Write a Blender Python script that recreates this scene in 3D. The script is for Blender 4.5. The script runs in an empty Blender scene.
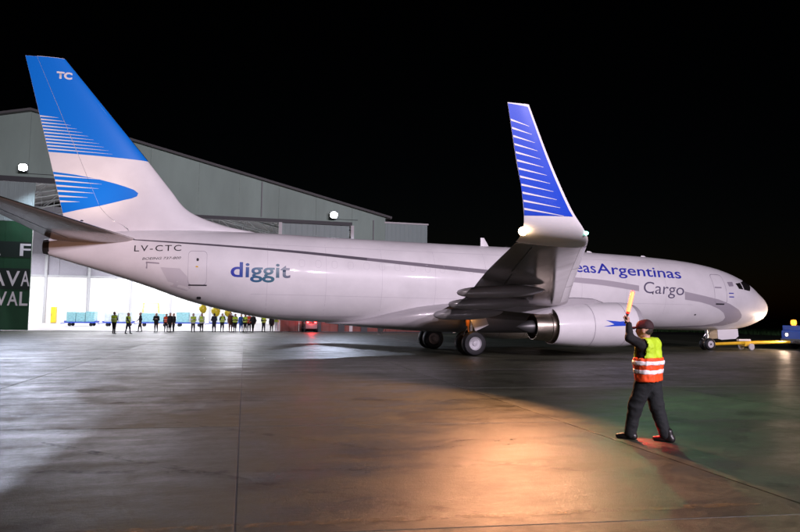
import bpy, bmesh, math, random
import numpy as np
from mathutils import Vector, Matrix
random.seed(7)
R = math.radians
S = bpy.context.scene
COL = S.collection

# ------------------------------------------------------------------ camera
CAM_POS = Vector((30.895, 30.576, 1.848))
YAW, PITCH, ROLL, FPX = 0.27581, 0.07485, 0.01047, 642.9
fw = Vector((-math.sin(YAW)*math.cos(PITCH), -math.cos(YAW)*math.cos(PITCH), math.sin(PITCH)))
rt = fw.cross(Vector((0, 0, 1))).normalized()
up = rt.cross(fw)
rt, up = rt*math.cos(ROLL)+up*math.sin(ROLL), -rt*math.sin(ROLL)+up*math.cos(ROLL)
cd = bpy.data.cameras.new('camera')
cam = bpy.data.objects.new('camera', cd)
COL.objects.link(cam)
cam.matrix_world = Matrix(((rt.x, up.x, -fw.x, CAM_POS.x), (rt.y, up.y, -fw.y, CAM_POS.y),
                           (rt.z, up.z, -fw.z, CAM_POS.z), (0, 0, 0, 1)))
cd.sensor_width = 36.0
cd.lens = 36.0*FPX/800.0
cd.clip_start, cd.clip_end = 0.1, 5000
S.camera = cam

# ------------------------------------------------------------------ night sky and moon
W = bpy.data.worlds.new('World')
S.world = W
W.use_nodes = True
wn = W.node_tree
bg = wn.nodes['Background']
sky = wn.nodes.new('ShaderNodeTexSky')
sky.sky_type = 'NISHITA'
sky.sun_disc = False
sky.sun_elevation = R(-6.2)
sky.sun_rotation = R(200)
wn.links.new(sky.outputs[0], bg.inputs[0])
bg.inputs[1].default_value = 0.05
sd = bpy.data.lights.new('sun', 'SUN')
sd.energy = 0.006
sd.angle = R(0.5)
sd.color = (0.85, 0.92, 1.0)
so = bpy.data.objects.new('sun', sd)
COL.objects.link(so)
so.rotation_euler = (R(50), 0, R(200))

S.view_settings.view_transform = 'Standard'
S.view_settings.look = 'None'
S.view_settings.exposure = 0.0
S.view_settings.gamma = 1.0
S.render.film_transparent = False
S.cycles.max_bounces = 8
S.cycles.sample_clamp_indirect = 4.0


def lamp(name, kind, loc, energy, color, target=None, size=0.2, spot=60, blend=0.5, size_y=None, parent=None):
    d = bpy.data.lights.new(name, kind)
    d.energy = energy
    d.color = color
    if kind == 'AREA':
        d.shape = 'RECTANGLE'
        d.size = size
        d.size_y = size_y or size
    else:
        d.shadow_soft_size = size
    if kind == 'SPOT':
        d.spot_size = R(spot)
        d.spot_blend = blend
    o = bpy.data.objects.new(name, d)
    COL.objects.link(o)
    o.location = loc
    if target is not None:
        o.rotation_euler = (Vector(target)-Vector(loc)).to_track_quat('-Z', 'Y').to_euler()
    if parent is not None:
        o.parent = parent
    return o


# apron floodlights on the terminal side, behind the photographer
FLOOD = (1.0, 0.85, 1.03)
lamp('apron_floodlight', 'SPOT', (0.5, 66.0, 20.0), 66000, FLOOD, (14, 0, 3), 0.6, 74, 0.8)
lamp('apron_floodlight', 'SPOT', (17.0, 66.0, 20.5), 57000, FLOOD, (22, 0, 3), 0.6, 62, 0.8)
lamp('apron_floodlight', 'SPOT', (24.0, 64.0, 21.0), 35000, (1.0, 0.84, 0.93), (33, 0, 5), 0.6, 56, 0.8)

# ------------------------------------------------------------------ materials
MATS = {}


def mat(name, color, rough=0.5, metal=0.0, spec=0.5, var=0.0, vscale=6.0, bump=0.0, bscale=60.0,
        emit=None, estr=0.0, coat=0.0, trans=0.0, rvar=0.0, stretch=None):
    if name in MATS:
        return MATS[name]
    m = bpy.data.materials.new(name)
    m.use_nodes = True
    nt = m.node_tree
    b = nt.nodes['Principled BSDF']
    c = (*color, 1.0)
    b.inputs['Base Color'].default_value = c
    b.inputs['Roughness'].default_value = rough
    b.inputs['Metallic'].default_value = metal
    b.inputs['Specular IOR Level'].default_value = spec
    b.inputs['Coat Weight'].default_value = coat
    b.inputs['Coat Roughness'].default_value = 0.06
    b.inputs['Transmission Weight'].default_value = trans
    if emit:
        b.inputs['Emission Color'].default_value = (*emit, 1)
        b.inputs['Emission Strength'].default_value = estr
    if var or bump or rvar:
        tc = nt.nodes.new('ShaderNodeTexCoord')
        src = tc.outputs['Object']
        if stretch:
            mp = nt.nodes.new('ShaderNodeMapping')
            mp.inputs['Scale'].default_value = stretch
            nt.links.new(src, mp.inputs[0])
            src = mp.outputs[0]
        n = nt.nodes.new('ShaderNodeTexNoise')
        n.inputs['Scale'].default_value = vscale
        n.inputs['Detail'].default_value = 6
        n.inputs['Roughness'].default_value = 0.62
        nt.links.new(src, n.inputs['Vector'])
        if var:
            r = nt.nodes.new('ShaderNodeMapRange')
            r.inputs['From Min'].default_value = 0.3
            r.inputs['From Max'].default_value = 0.7
            r.inputs['To Min'].default_value = 1-var
            r.inputs['To Max'].default_value = 1+var*0.6
            nt.links.new(n.outputs['Fac'], r.inputs['Value'])
            mx = nt.nodes.new('ShaderNodeMix')
            mx.data_type = 'RGBA'
            mx.blend_type = 'MULTIPLY'
            mx.inputs[0].default_value = 1.0
            mx.inputs[6].default_value = c
            nt.links.new(r.outputs[0], mx.inputs[7])
            nt.links.new(mx.outputs[2], b.inputs['Base Color'])
        if rvar:
            r = nt.nodes.new('ShaderNodeMapRange')
            r.inputs['From Min'].default_value = 0.3
            r.inputs['From Max'].default_value = 0.7
            r.inputs['To Min'].default_value = max(0.03, rough-rvar)
            r.inputs['To Max'].default_value = min(1, rough+rvar)
            nt.links.new(n.outputs['Fac'], r.inputs['Value'])
            nt.links.new(r.outputs[0], b.inputs['Roughness'])
        if bump:
            n2 = nt.nodes.new('ShaderNodeTexNoise')
            n2.inputs['Scale'].default_value = bscale
            n2.inputs['Detail'].default_value = 4
            nt.links.new(src, n2.inputs['Vector'])
            bp = nt.nodes.new('ShaderNodeBump')
            bp.inputs['Strength'].default_value = bump
            bp.inputs['Distance'].default_value = 0.02
            nt.links.new(n2.outputs['Fac'], bp.inputs['Height'])
            nt.links.new(bp.outputs[0], b.inputs['Normal'])
    MATS[name] = m
    return m


def concrete_material():
    m = bpy.data.materials.new('wet_concrete')
    m.use_nodes = True
    nt = m.node_tree
    L = nt.links
    b = nt.nodes['Principled BSDF']
    geo = nt.nodes.new('ShaderNodeNewGeometry')
    oi = nt.nodes.new('ShaderNodeObjectInfo')

    def noise(scale, detail=6, vec=None, rough=0.6):
        n = nt.nodes.new('ShaderNodeTexNoise')
        n.inputs['Scale'].default_value = scale
        n.inputs['Detail'].default_value = detail
        n.inputs['Roughness'].default_value = rough
        L.new(vec or geo.outputs['Position'], n.inputs['Vector'])
        return n.outputs['Fac']

    def rng(v, a, bb, c, d):
        r = nt.nodes.new('ShaderNodeMapRange')
        r.inputs[1].default_value = a
        r.inputs[2].default_value = bb
        r.inputs[3].default_value = c
        r.inputs[4].default_value = d
        L.new(v, r.inputs[0])
        return r.outputs[0]

    def mul(a, c):
        r = nt.nodes.new('ShaderNodeMath')
        r.operation = 'MULTIPLY'
        L.new(a, r.inputs[0])
        if isinstance(c, float):
            r.inputs[1].default_value = c
        else:
            L.new(c, r.inputs[1])
        return r.outputs[0]
    mp = nt.nodes.new('ShaderNodeMapping')
    mp.inputs['Scale'].default_value = (0.35, 1.6, 1)
    L.new(geo.outputs['Position'], mp.inputs[0])
    big = noise(0.22, 5)
    streak = noise(0.7, 8, mp.outputs[0], 0.72)
    mid = noise(1.6, 9, None, 0.72)
    blot = noise(0.75, 3, None, 0.5)
    fine = noise(55.0, 5, None, 0.7)
    v = mul(rng(big, 0.3, 0.7, 0.72, 1.25), rng(mid, 0.3, 0.7, 0.62, 1.28))
    v = mul(v, rng(streak, 0.32, 0.68, 0.68, 1.26))
    v = mul(v, rng(fine, 0.25, 0.75, 0.62, 1.35))
    grit = noise(11.0, 6, None, 0.75)
    v = mul(v, rng(grit, 0.35, 0.65, 0.6, 1.4))
    v = mul(v, rng(blot, 0.60, 0.66, 1.0, 0.6))
    v = mul(v, rng(oi.outputs['Random'], 0, 1, 0.72, 1.18))
    mx = nt.nodes.new('ShaderNodeMix')
    mx.data_type = 'RGBA'
    mx.blend_type = 'MULTIPLY'
    mx.inputs[0].default_value = 1
    mx.inputs[6].default_value = (0.056, 0.060, 0.039, 1)
    L.new(v, mx.inputs[7])
    L.new(mx.outputs[2], b.inputs['Base Color'])
    wet = mul(rng(streak, 0.36, 0.66, 0.72, 1.2), rng(mid, 0.32, 0.68, 0.76, 1.2))
    wet = mul(wet, rng(grit, 0.3, 0.7, 0.85, 1.15))
    wet = mul(wet, rng(oi.outputs['Random'], 0, 1, 0.88, 1.1))
    L.new(mul(wet, 0.50), b.inputs['Roughness'])
    b.inputs['Specular IOR Level'].default_value = 0.34
    bp = nt.nodes.new('ShaderNodeBump')
    bp.inputs['Strength'].default_value = 0.5
    bp.inputs['Distance'].default_value = 0.012
    ad = nt.nodes.new('ShaderNodeMath')
    ad.operation = 'ADD'
    L.new(noise(14.0, 8, None, 0.7), ad.inputs[0])
    L.new(mul(fine, 0.8), ad.inputs[1])
    L.new(ad.outputs[0], bp.inputs['Height'])
    L.new(bp.outputs[0], b.inputs['Normal'])
    MATS['wet_concrete'] = m
    return m


concrete_material()
def worn_material(name, color, lo, hi, scale, rough):
    m = mat(name, color, rough)
    nt = m.node_tree
    b = nt.nodes['Principled BSDF']
    g_ = nt.nodes.new('ShaderNodeNewGeometry')
    n = nt.nodes.new('ShaderNodeTexNoise')
    n.inputs['Scale'].default_value = scale
    n.inputs['Detail'].default_value = 8
    n.inputs['Roughness'].default_value = 0.75
    nt.links.new(g_.outputs['Position'], n.inputs['Vector'])
    r = nt.nodes.new('ShaderNodeMapRange')
    r.inputs[1].default_value = lo
    r.inputs[2].default_value = hi
    nt.links.new(n.outputs['Fac'], r.inputs[0])
    nt.links.new(r.outputs[0], b.inputs['Alpha'])


worn_material('tyre_mark', (0.014, 0.014, 0.013), 0.46, 0.95, 3.5, 0.5)
worn_material('worn_yellow', (0.16, 0.105, 0.035), 0.44, 0.72, 5.0, 0.5)
worn_material('worn_white', (0.34, 0.33, 0.31), 0.40, 0.62, 5.0, 0.45)
mat('sealant', (0.10, 0.095, 0.09), 0.5, var=0.35, vscale=3)
mat('asphalt', (0.045, 0.045, 0.043), 0.5, var=0.3, vscale=0.6, bump=0.3, bscale=30, rvar=0.2)
mat('white_paint', (0.80, 0.79, 0.80), 0.42, spec=0.35, coat=0.45, var=0.09, vscale=0.7, rvar=0.06)
mat('grey_paint', (0.40, 0.385, 0.40), 0.3, coat=0.25, var=0.07, vscale=1.2)
mat('stripe_grey', (0.43, 0.40, 0.44), 0.3, coat=0.2)
mat('cheat_mid', (0.20, 0.18, 0.21), 0.35)
mat('cheat_dark', (0.11, 0.10, 0.12), 0.35)
mat('wing_grey', (0.42, 0.39, 0.375), 0.15, metal=0.6, var=0.12, vscale=1.3, rvar=0.05, stretch=(1, 0.3, 1))
mat('bare_metal', (0.62, 0.61, 0.60), 0.18, metal=1.0, var=0.1, vscale=3)
mat('dark_metal', (0.10, 0.10, 0.10), 0.4, metal=0.6)
mat('exhaust', (0.46, 0.40, 0.33), 0.3, metal=1.0, var=0.25, vscale=4)
mat('tail_blue', (0.006, 0.20, 0.78), 0.3, coat=0.3)
mat('deep_blue', (0.010, 0.065, 0.60), 0.3, coat=0.3)
mat('decal_white', (0.82, 0.80, 0.80), 0.3)
mat('letter_blue', (0.030, 0.040, 0.42), 0.35)
mat('letter_grey', (0.11, 0.095, 0.16), 0.35)
mat('letter_black', (0.03, 0.028, 0.035), 0.4)
mat('line_grey', (0.34, 0.31, 0.36), 0.4)
mat('line_skin', (0.59, 0.57, 0.60), 0.35)
mat('dull_grey', (0.66, 0.64, 0.67), 0.3)
mat('glass_dark', (0.015, 0.014, 0.014), 0.06, spec=0.8)
mat('lip_metal', (0.62, 0.60, 0.63), 0.42, metal=0.35)
mat('rubber', (0.012, 0.012, 0.014), 0.5, spec=0.35, bump=0.2, bscale=40)
mat('rim_white', (0.62, 0.61, 0.64), 0.4, var=0.15, vscale=9)
mat('rim_tan', (0.45, 0.36, 0.33), 0.4, var=0.2, vscale=9)
mat('strut_metal', (0.45, 0.45, 0.46), 0.3, metal=0.8)
mat('chrome', (0.8, 0.8, 0.8), 0.08, metal=1.0)
mat('cladding', (0.34, 0.46, 0.395), 0.6, var=0.18, vscale=0.35, stretch=(1, 1, 0.25))
mat('cladding_pale', (0.34, 0.44, 0.42), 0.55, var=0.1, vscale=0.6, stretch=(1, 1, 0.3))
mat('door_green', (0.006, 0.062, 0.022), 0.5, var=0.2, vscale=0.9, stretch=(1, 1, 0.4))
mat('door_green_dark', (0.003, 0.016, 0.010), 0.5)
mat('door_brown', (0.26, 0.055, 0.035), 0.5, var=0.25, vscale=1.0)
mat('beam_dark', (0.07, 0.075, 0.08), 0.6)
mat('beam_grey', (0.35, 0.36, 0.37), 0.6, var=0.1)
mat('sign_white', (0.75, 0.74, 0.74), 0.6)
mat('wall_white', (0.82, 0.82, 0.82), 0.7, var=0.05, vscale=0.7)
mat('wall_grey', (0.30, 0.29, 0.33), 0.7, var=0.08)
mat('floor_light', (0.42, 0.41, 0.40), 0.35, var=0.12, vscale=0.5)
mat('roof_dark', (0.12, 0.12, 0.12), 0.7)
mat('grass', (0.04, 0.11, 0.028), 0.8, var=0.4, vscale=2.0)
mat('soil', (0.035, 0.05, 0.022), 0.9, var=0.4, vscale=0.7)
mat('yellow', (0.80, 0.50, 0.02), 0.4, var=0.08, vscale=5)
mat('yellow_bright', (0.92, 0.74, 0.05), 0.3)
mat('tug_blue', (0.02, 0.10, 0.62), 0.3, coat=0.3, var=0.08, vscale=4)
mat('dolly_blue', (0.02, 0.07, 0.5), 0.4, var=0.1)
mat('wrap_teal', (0.28, 0.56, 0.60), 0.25, var=0.35, vscale=3.5, bump=0.6, bscale=7, stretch=(1, 1, 2.5))
mat('wrap_clear', (0.62, 0.72, 0.75), 0.2, var=0.25, vscale=3, bump=0.6, bscale=8)
mat('vest_yellow', (0.46, 0.70, 0.02), 0.6, emit=None, var=0.15, vscale=9, bump=0.5, bscale=18)
mat('vest_orange', (0.90, 0.085, 0.012), 0.6, var=0.15, vscale=9, bump=0.4, bscale=18)
mat('reflective', (0.88, 0.86, 0.86), 0.35, var=0.06, vscale=20)
mat('cloth_black', (0.006, 0.006, 0.007), 0.85, var=0.3, vscale=12, bump=0.6, bscale=16)
mat('cloth_navy', (0.016, 0.022, 0.04), 0.85, var=0.3, vscale=10, bump=0.5, bscale=16)
mat('cloth_trousers', (0.006, 0.009, 0.010), 0.85, var=0.3, vscale=10, bump=0.8, bscale=10)
mat('cloth_blue', (0.02, 0.10, 0.42), 0.8, var=0.2, vscale=10)
mat('cloth_brown', (0.13, 0.05, 0.03), 0.8, var=0.2, vscale=10)
mat('cloth_white', (0.7, 0.7, 0.72), 0.8, var=0.1, vscale=10)
mat('cloth_red', (0.5, 0.03, 0.02), 0.8, var=0.1, vscale=10)
mat('skin', (0.46, 0.27, 0.19), 0.5, var=0.1, vscale=14)
mat('hair', (0.02, 0.014, 0.010), 0.6, bump=0.6, bscale=50)
mat('cap_cloth', (0.028, 0.008, 0.010), 0.8, bump=0.4, bscale=40)
mat('leather', (0.010, 0.010, 0.010), 0.4)
mat('wand_glow', (1.0, 0.32, 0.12), 0.4, emit=(1.0, 0.30, 0.10), estr=2.9)
mat('wand_red', (0.85, 0.03, 0.02), 0.4, emit=(1.0, 0.03, 0.015), estr=1.2)
sm = mat('wand_shell', (0.9, 0.08, 0.04), 0.3, emit=(1.0, 0.07, 0.03), estr=0.7)
sm.node_tree.nodes['Principled BSDF'].inputs['Alpha'].default_value = 0.22
mat('lamp_cool', (1, 1, 1), 0.3, emit=(0.86, 0.88, 1.0), estr=60)
mat('lamp_warm', (1, 1, 1), 0.3, emit=(1.0, 0.66, 0.36), estr=60)
mat('lamp_green', (0.5, 1, 0.9), 0.2, emit=(0.35, 1.0, 0.75), estr=4)
mat('lamp_red', (1, 0.1, 0.1), 0.3, emit=(1.0, 0.03, 0.03), estr=18)
mat('lamp_head', (1, 1, 1), 0.3, emit=(1.0, 0.8, 0.6), estr=5)
mat('lamp_amber', (1, 0.5, 0.05), 0.3, emit=(1.0, 0.32, 0.03), estr=2.5)
mat('lamp_white_panel', (1, 1, 1), 0.3, emit=(0.97, 0.97, 1.0), estr=20)
mat('gear_orange', (0.75, 0.28, 0.06), 0.4)  # one orange tone for a line and an actuator on the main gear


def gradient_text_mat(x_from, x_to):
    m = bpy.data.materials.new('letter_gradient')
    m.use_nodes = True
    nt = m.node_tree
    b = nt.nodes['Principled BSDF']
    b.inputs['Roughness'].default_value = 0.35
    tc = nt.nodes.new('ShaderNodeTexCoord')
    sx = nt.nodes.new('ShaderNodeSeparateXYZ')
    nt.links.new(tc.outputs['Object'], sx.inputs[0])
    r = nt.nodes.new('ShaderNodeMapRange')
    r.inputs[1].default_value = x_from
    r.inputs[2].default_value = x_to
    nt.links.new(sx.outputs[0], r.inputs[0])
    cr = nt.nodes.new('ShaderNodeValToRGB')
    e = cr.color_ramp.elements
    e[0].position, e[0].color = 0.08, (0.035, 0.055, 0.42, 1)
    e[1].position, e[1].color = 1.0, (0.13, 0.13, 0.20, 1)
    k = e.new(0.42)
    k.color = (0.035, 0.13, 0.24, 1)
    k = e.new(0.72)
    k.color = (0.045, 0.16, 0.22, 1)
    nt.links.new(r.outputs[0], cr.inputs[0])
    nt.links.new(cr.outputs[0], b.inputs['Base Color'])
    MATS['letter_gradient'] = m


gradient_text_mat(30.4, 27.8)

# ------------------------------------------------------------------ mesh helpers


def props(o, label=None, cat=None, group=None, kind=None):
    if label:
        o['label'] = label
    if cat:
        o['category'] = cat
    if group:
        o['group'] = group
    if kind:
        o['kind'] = kind
    return o


def link(name, me, m=None, parent=None, smooth=False, autosmooth=None):
    if m is not None:
        for k in (m if isinstance(m, (list, tuple)) else [m]):
            me.materials.append(MATS[k])
    if smooth:
        me.polygons.foreach_set('use_smooth', [True]*len(me.polygons))
        if autosmooth:
            me.set_sharp_from_angle(angle=R(autosmooth))
    o = bpy.data.objects.new(name, me)
    COL.objects.link(o)
    if parent is not None:
        o.parent = parent
    return o


def pyobj(name, v, f, m=None, parent=None, smooth=False, autosmooth=None):
    me = bpy.data.meshes.new(name)
    me.from_pydata([tuple(map(float, p)) for p in v], [], f)
    me.update()
    return link(name, me, m, parent, smooth, autosmooth)


def bmobj(name, bm, m=None, parent=None, smooth=False, autosmooth=None):
    me = bpy.data.meshes.new(name)
    bm.normal_update()
    bm.to_mesh(me)
    bm.free()
    return link(name, me, m, parent, smooth, autosmooth)


def empty(name, loc=(0, 0, 0), rz=0):
    o = bpy.data.objects.new(name, None)
    COL.objects.link(o)
    o.location = loc
    o.rotation_euler = (0, 0, rz)
    o.empty_display_size = 0.2
    return o


def addbox(bm, x0, x1, y0, y1, z0, z1, bev=0.0):
    vs = [bm.verts.new(p) for p in ((x0, y0, z0), (x1, y0, z0), (x1, y1, z0), (x0, y1, z0),
                                    (x0, y0, z1), (x1, y0, z1), (x1, y1, z1), (x0, y1, z1))]
    fs = [bm.faces.new([vs[i] for i in q]) for q in ((3, 2, 1, 0), (4, 5, 6, 7), (0, 1, 5, 4),
                                                     (1, 2, 6, 5), (2, 3, 7, 6), (3, 0, 4, 7))]
    if bev:
        es = list({e for f in fs for e in f.edges})
        bmesh.ops.bevel(bm, geom=es, offset=bev, segments=2, affect='EDGES', profile=0.6)


def box(name, x0, x1, y0, y1, z0, z1, m, parent=None, bev=0.0):
    bm = bmesh.new()
    addbox(bm, min(x0, x1), max(x0, x1), min(y0, y1), max(y0, y1), min(z0, z1), max(z0, z1), bev)
    return bmobj(name, bm, m, parent)


def addtube(bm, pts, rad, n=12, cap=True, flat=1.0):
    """tube through pts with per-point radius"""
    pts = [Vector(p) for p in pts]
    if not isinstance(rad, (list, tuple)):
        rad = [rad]*len(pts)
    rings = []
    ref = None
    for i, p in enumerate(pts):
        t = (pts[min(i+1, len(pts)-1)]-pts[max(i-1, 0)]).normalized()
        if ref is None:
            ref = Vector((0, 0, 1)) if abs(t.z) < 0.9 else Vector((1, 0, 0))
        a = t.cross(ref).normalized()
        b = a.cross(t).normalized()
        rings.append([bm.verts.new(p+a*math.cos(2*math.pi*k/n)*rad[i]+b*math.sin(2*math.pi*k/n)*rad[i]*flat)
                      for k in range(n)])
    for r0, r1 in zip(rings, rings[1:]):
        for k in range(n):
            bm.faces.new((r0[k], r0[(k+1) % n], r1[(k+1) % n], r1[k]))
    if cap:
        bm.faces.new(rings[0][::-1])
        bm.faces.new(rings[-1])
    bmesh.ops.recalc_face_normals(bm, faces=bm.faces)


def tube(name, pts, rad, m, parent=None, n=12, flat=1.0, smooth=True):
    bm = bmesh.new()
    addtube(bm, pts, rad, n, True, flat)
    return bmobj(name, bm, m, parent, smooth, 40)


def lathe_x(name, prof, cy, cz, m, parent=None, n=48, sy=1.0, zfun=None, closed=False, flatten=0.0):
    """revolve (x, r) profile about an axis parallel to X"""
    v, f = [], []
    for (x, r) in prof:
        z0 = zfun(x) if zfun else cz
        for k in range(n):
            a = 2*math.pi*k/n
            c, s = math.cos(a), math.sin(a)
            rr = r*(1-flatten*max(0, -s)**3)
            v.append((x, cy+rr*sy*c, z0+rr*s))
    for i in range(len(prof)-1):
        for k in range(n):
            f.append((i*n+k, (i+1)*n+k, (i+1)*n+(k+1) % n, i*n+(k+1) % n))
    if closed:
        f.append(tuple(range(n))[::-1])
        f.append(tuple((len(prof)-1)*n+k for k in range(n)))
    o = pyobj(name, v, f, m, parent, True, 35)
    bm = bmesh.new()
    bm.from_mesh(o.data)
    bmesh.ops.recalc_face_normals(bm, faces=bm.faces)
    bm.to_mesh(o.data)
    bm.free()
    return o


def lathe_axis(name, prof, origin, axis, m, parent=None, n=24, cap=True):
    """revolve (h, r) profile around axis through origin"""
    axis = Vector(axis).normalized()
    ref = Vector((0, 0, 1)) if abs(axis.z) < 0.9 else Vector((1, 0, 0))
    a = axis.cross(ref).normalized()
    b = axis.cross(a)
    o = Vector(origin)
    v, f = [], []
    for (h, r) in prof:
        for k in range(n):
            t = 2*math.pi*k/n
            v.append(o+axis*h+a*math.cos(t)*r+b*math.sin(t)*r)
    for i in range(len(prof)-1):
        for k in range(n):
            f.append((i*n+k, i*n+(k+1) % n, (i+1)*n+(k+1) % n, (i+1)*n+k))
    if cap and prof[0][1] > 1e-4:
        f.append(tuple(range(n))[::-1])
    if cap and prof[-1][1] > 1e-4:
        f.append(tuple((len(prof)-1)*n+k for k in range(n)))
    return pyobj(name, v, f, m, parent, True, 35)


def pchip(xs, ys):
    xs, ys = np.array(xs, float), np.array(ys, float)
    h = np.diff(xs)
    d = np.diff(ys)/h
    m = np.zeros_like(ys)
    m[0], m[-1] = d[0], d[-1]
    for i in range(1, len(xs)-1):
        if d[i-1]*d[i] > 0:
            w1, w2 = 2*h[i]+h[i-1], h[i]+2*h[i-1]
            m[i] = (w1+w2)/(w1/d[i-1]+w2/d[i])

    def f(x):
        x = min(max(x, xs[0]), xs[-1])
        i = min(max(int(np.searchsorted(xs, x))-1, 0), len(xs)-2)
        t = (x-xs[i])/h[i]
        return float((2*t**3-3*t*t+1)*ys[i]+(t**3-2*t*t+t)*h[i]*m[i]+(-2*t**3+3*t*t)*ys[i+1]+(t**3-t*t)*h[i]*m[i+1])
    return f


def decal(name, poly, surf, m, parent, off=0.005, maxlen=0.3, holes=()):
    """a thin painted sheet: polygon in (x, z) laid onto y = surf(x, z)"""
    bm = bmesh.new()
    edges = []
    for lp in [poly]+list(holes):
        vs = [bm.verts.new((x, 0, z)) for x, z in lp]
        edges += [bm.edges.new((vs[i], vs[(i+1) % len(vs)])) for i in range(len(vs))]
    bmesh.ops.triangle_fill(bm, use_beauty=True, edges=edges)
    return finish_decal(name, bm, surf, m, parent, off, maxlen)


def finish_decal(name, bm, surf, m, parent, off, maxlen, xform=None):
    if xform:
        for v in bm.verts:
            v.co = xform(v.co)
    bmesh.ops.triangulate(bm, faces=bm.faces)
    for _ in range(7):
        es = [e for e in bm.edges if e.calc_length() > maxlen]
        if not es:
            break
        bmesh.ops.subdivide_edges(bm, edges=es, cuts=1)
        bmesh.ops.triangulate(bm, faces=bm.faces)
    for v in bm.verts:
        v.co.y = surf(v.co.x, v.co.z)+off
    bmesh.ops.recalc_face_normals(bm, faces=bm.faces)
    bm.normal_update()
    if sum(f.normal.y for f in bm.faces) < 0:
        bmesh.ops.reverse_faces(bm, faces=bm.faces)
    return bmobj(name, bm, m, parent, True)


def text_bm(body, shear=0.0, offset=0.0, space=1.0, res=4):
    c = bpy.data.curves.new('lettering', 'FONT')
    c.body = body
    c.size = 1.0
    c.shear = shear
    c.offset = offset
    c.space_character = space
    c.resolution_u = res
    o = bpy.data.objects.new('lettering', c)
    COL.objects.link(o)
    bpy.context.view_layer.update()
    me = bpy.data.meshes.new_from_object(o.evaluated_get(bpy.context.evaluated_depsgraph_get()))
    bpy.data.objects.remove(o)
    bm = bmesh.new()
    bm.from_mesh(me)
    bpy.data.meshes.remove(me)
    bmesh.ops.remove_doubles(bm, verts=bm.verts, dist=1e-5)
    return bm


def text_decal(name, body, xl, xr, zl, zr, cap, surf, m, parent, off=0.006, shear=0.0, offset=0.0, space=1.0, maxlen=0.15):
    """lettering on a surface: left end at xl, right end at xr (X falls to the right on this side)"""
    bm = text_bm(body, shear, offset, space)
    xs = [v.co.x for v in bm.verts]
    a, b = min(xs), max(xs)
    capn = 0.71

    def xf(co):
        t = (co.x-a)/(b-a)
        return Vector((xl+(xr-xl)*t, 0, zl+(zr-zl)*t+co.y/capn*cap))
    return finish_decal(name, bm, surf, m, parent, off, maxlen, xf)


# ------------------------------------------------------------------ ground
G = pyobj('ground', [(-900, -900, -0.035), (900, -900, -0.035), (900, 300, -0.035), (-900, 300, -0.035)],
          [(0, 1, 2, 3)], 'asphalt')
props(G, kind='structure')
# concrete apron: a bed of sealant with recessed joints, and every slab its own piece
GX, GY, SP = 30.28, 14.4, 5.47
UX, UY, VX, VY = SP, -0.13*SP, 0.04*5.27, 5.27          # the pour is slightly out of square
APR = empty('apron', (GX, GY, 0))
props(APR, kind='structure')
I0, I1, J0, J1 = -10, 7, -9, 4


def gp(i, j, z):
    return (i*UX+j*VX, i*UY+j*VY, z)


pyobj('joint_bed', [gp(I0, J0, -0.012), gp(I1, J0, -0.012), gp(I1, J1, -0.012), gp(I0, J1, -0.012)], [(0, 1, 2, 3)], 'sealant', APR)
bm = bmesh.new()
g = 0.0017
addbox(bm, g, 1-g, g, 1-g, -0.03, 0.0)
for vv in bm.verts:
    vv.co = gp(vv.co.x, vv.co.y, vv.co.z)
bmesh.ops.bevel(bm, geom=list(bm.edges), offset=0.006, segments=2, affect='EDGES', profile=0.6)
slab_me = bpy.data.meshes.new('slab')
bm.to_mesh(slab_me)
bm.free()
slab_me.materials.append(MATS['wet_concrete'])
for i in range(I0, I1):
    for j in range(J0, J1):
        s = bpy.data.objects.new('slab', slab_me)
        COL.objects.link(s)
        s.parent = APR
        s.location = gp(i, j, random.uniform(-0.002, 0.002))
        s.rotation_euler = (random.uniform(-2e-4, 2e-4), random.uniform(-2e-4, 2e-4), 0)

def ground_strip(name, pts, w, m, z):
    v, f = [], []
    for i, p in enumerate(pts):
        a, b = Vector(pts[max(i-1, 0)]), Vector(pts[min(i+1, len(pts)-1)])
        t = (b-a).normalized()
        n = Vector((-t.y, t.x))
        ww = w*(0.35 if i in (0, len(pts)-1) else 1)
        for k in (-.5, .5):
            v.append((p[0]+n.x*ww*k-GX, p[1]+n.y*ww*k-GY, z))
    for i in range(len(pts)-1):
        f.append((2*i, 2*i+1, 2*i+3, 2*i+2))
    return pyobj(name, v, f, m, APR)


for k, (x0, y0, x1, y1, bend, w) in enumerate(((34.5, 2.0, 20.0, 8.5, 1.2, .22), (34.9, 4.0, 20.4, 10.7, 1.2, .22), (38, 16.5, 24.5, 17.6, -.6, .16),
                                              (31.5, 19.0, 22.0, 26.0, 1.0, .15), (33.2, 20.4, 23.5, 27.6, 1.0, .15), (22.5, 6.0, 8.0, 12.5, .8, .2), (36.5, 21.0, 26.0, 23.2, .5, .14))):
    pts = []
    for i in range(21):
        t = i/20
        pts.append((x0+(x1-x0)*t, y0+(y1-y0)*t+bend*math.sin(math.pi*t)))
    ground_strip('tyre_mark', pts, w, 'tyre_mark', .0045+.0004*k)
ground_strip('painted_line', [(33.0-.35*i, 24.45+.35*i*.11) for i in range(22)], .11, 'worn_yellow', .0085)
ground_strip('painted_line', [(26.0-.75*i, 10.05+.75*i*.045) for i in range(22)], .10, 'worn_white', .0085)
ground_strip('painted_line', [(36.5-1.2*i, -3.2+.06*i) for i in range(14)], .12, 'worn_white', .0085)

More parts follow.
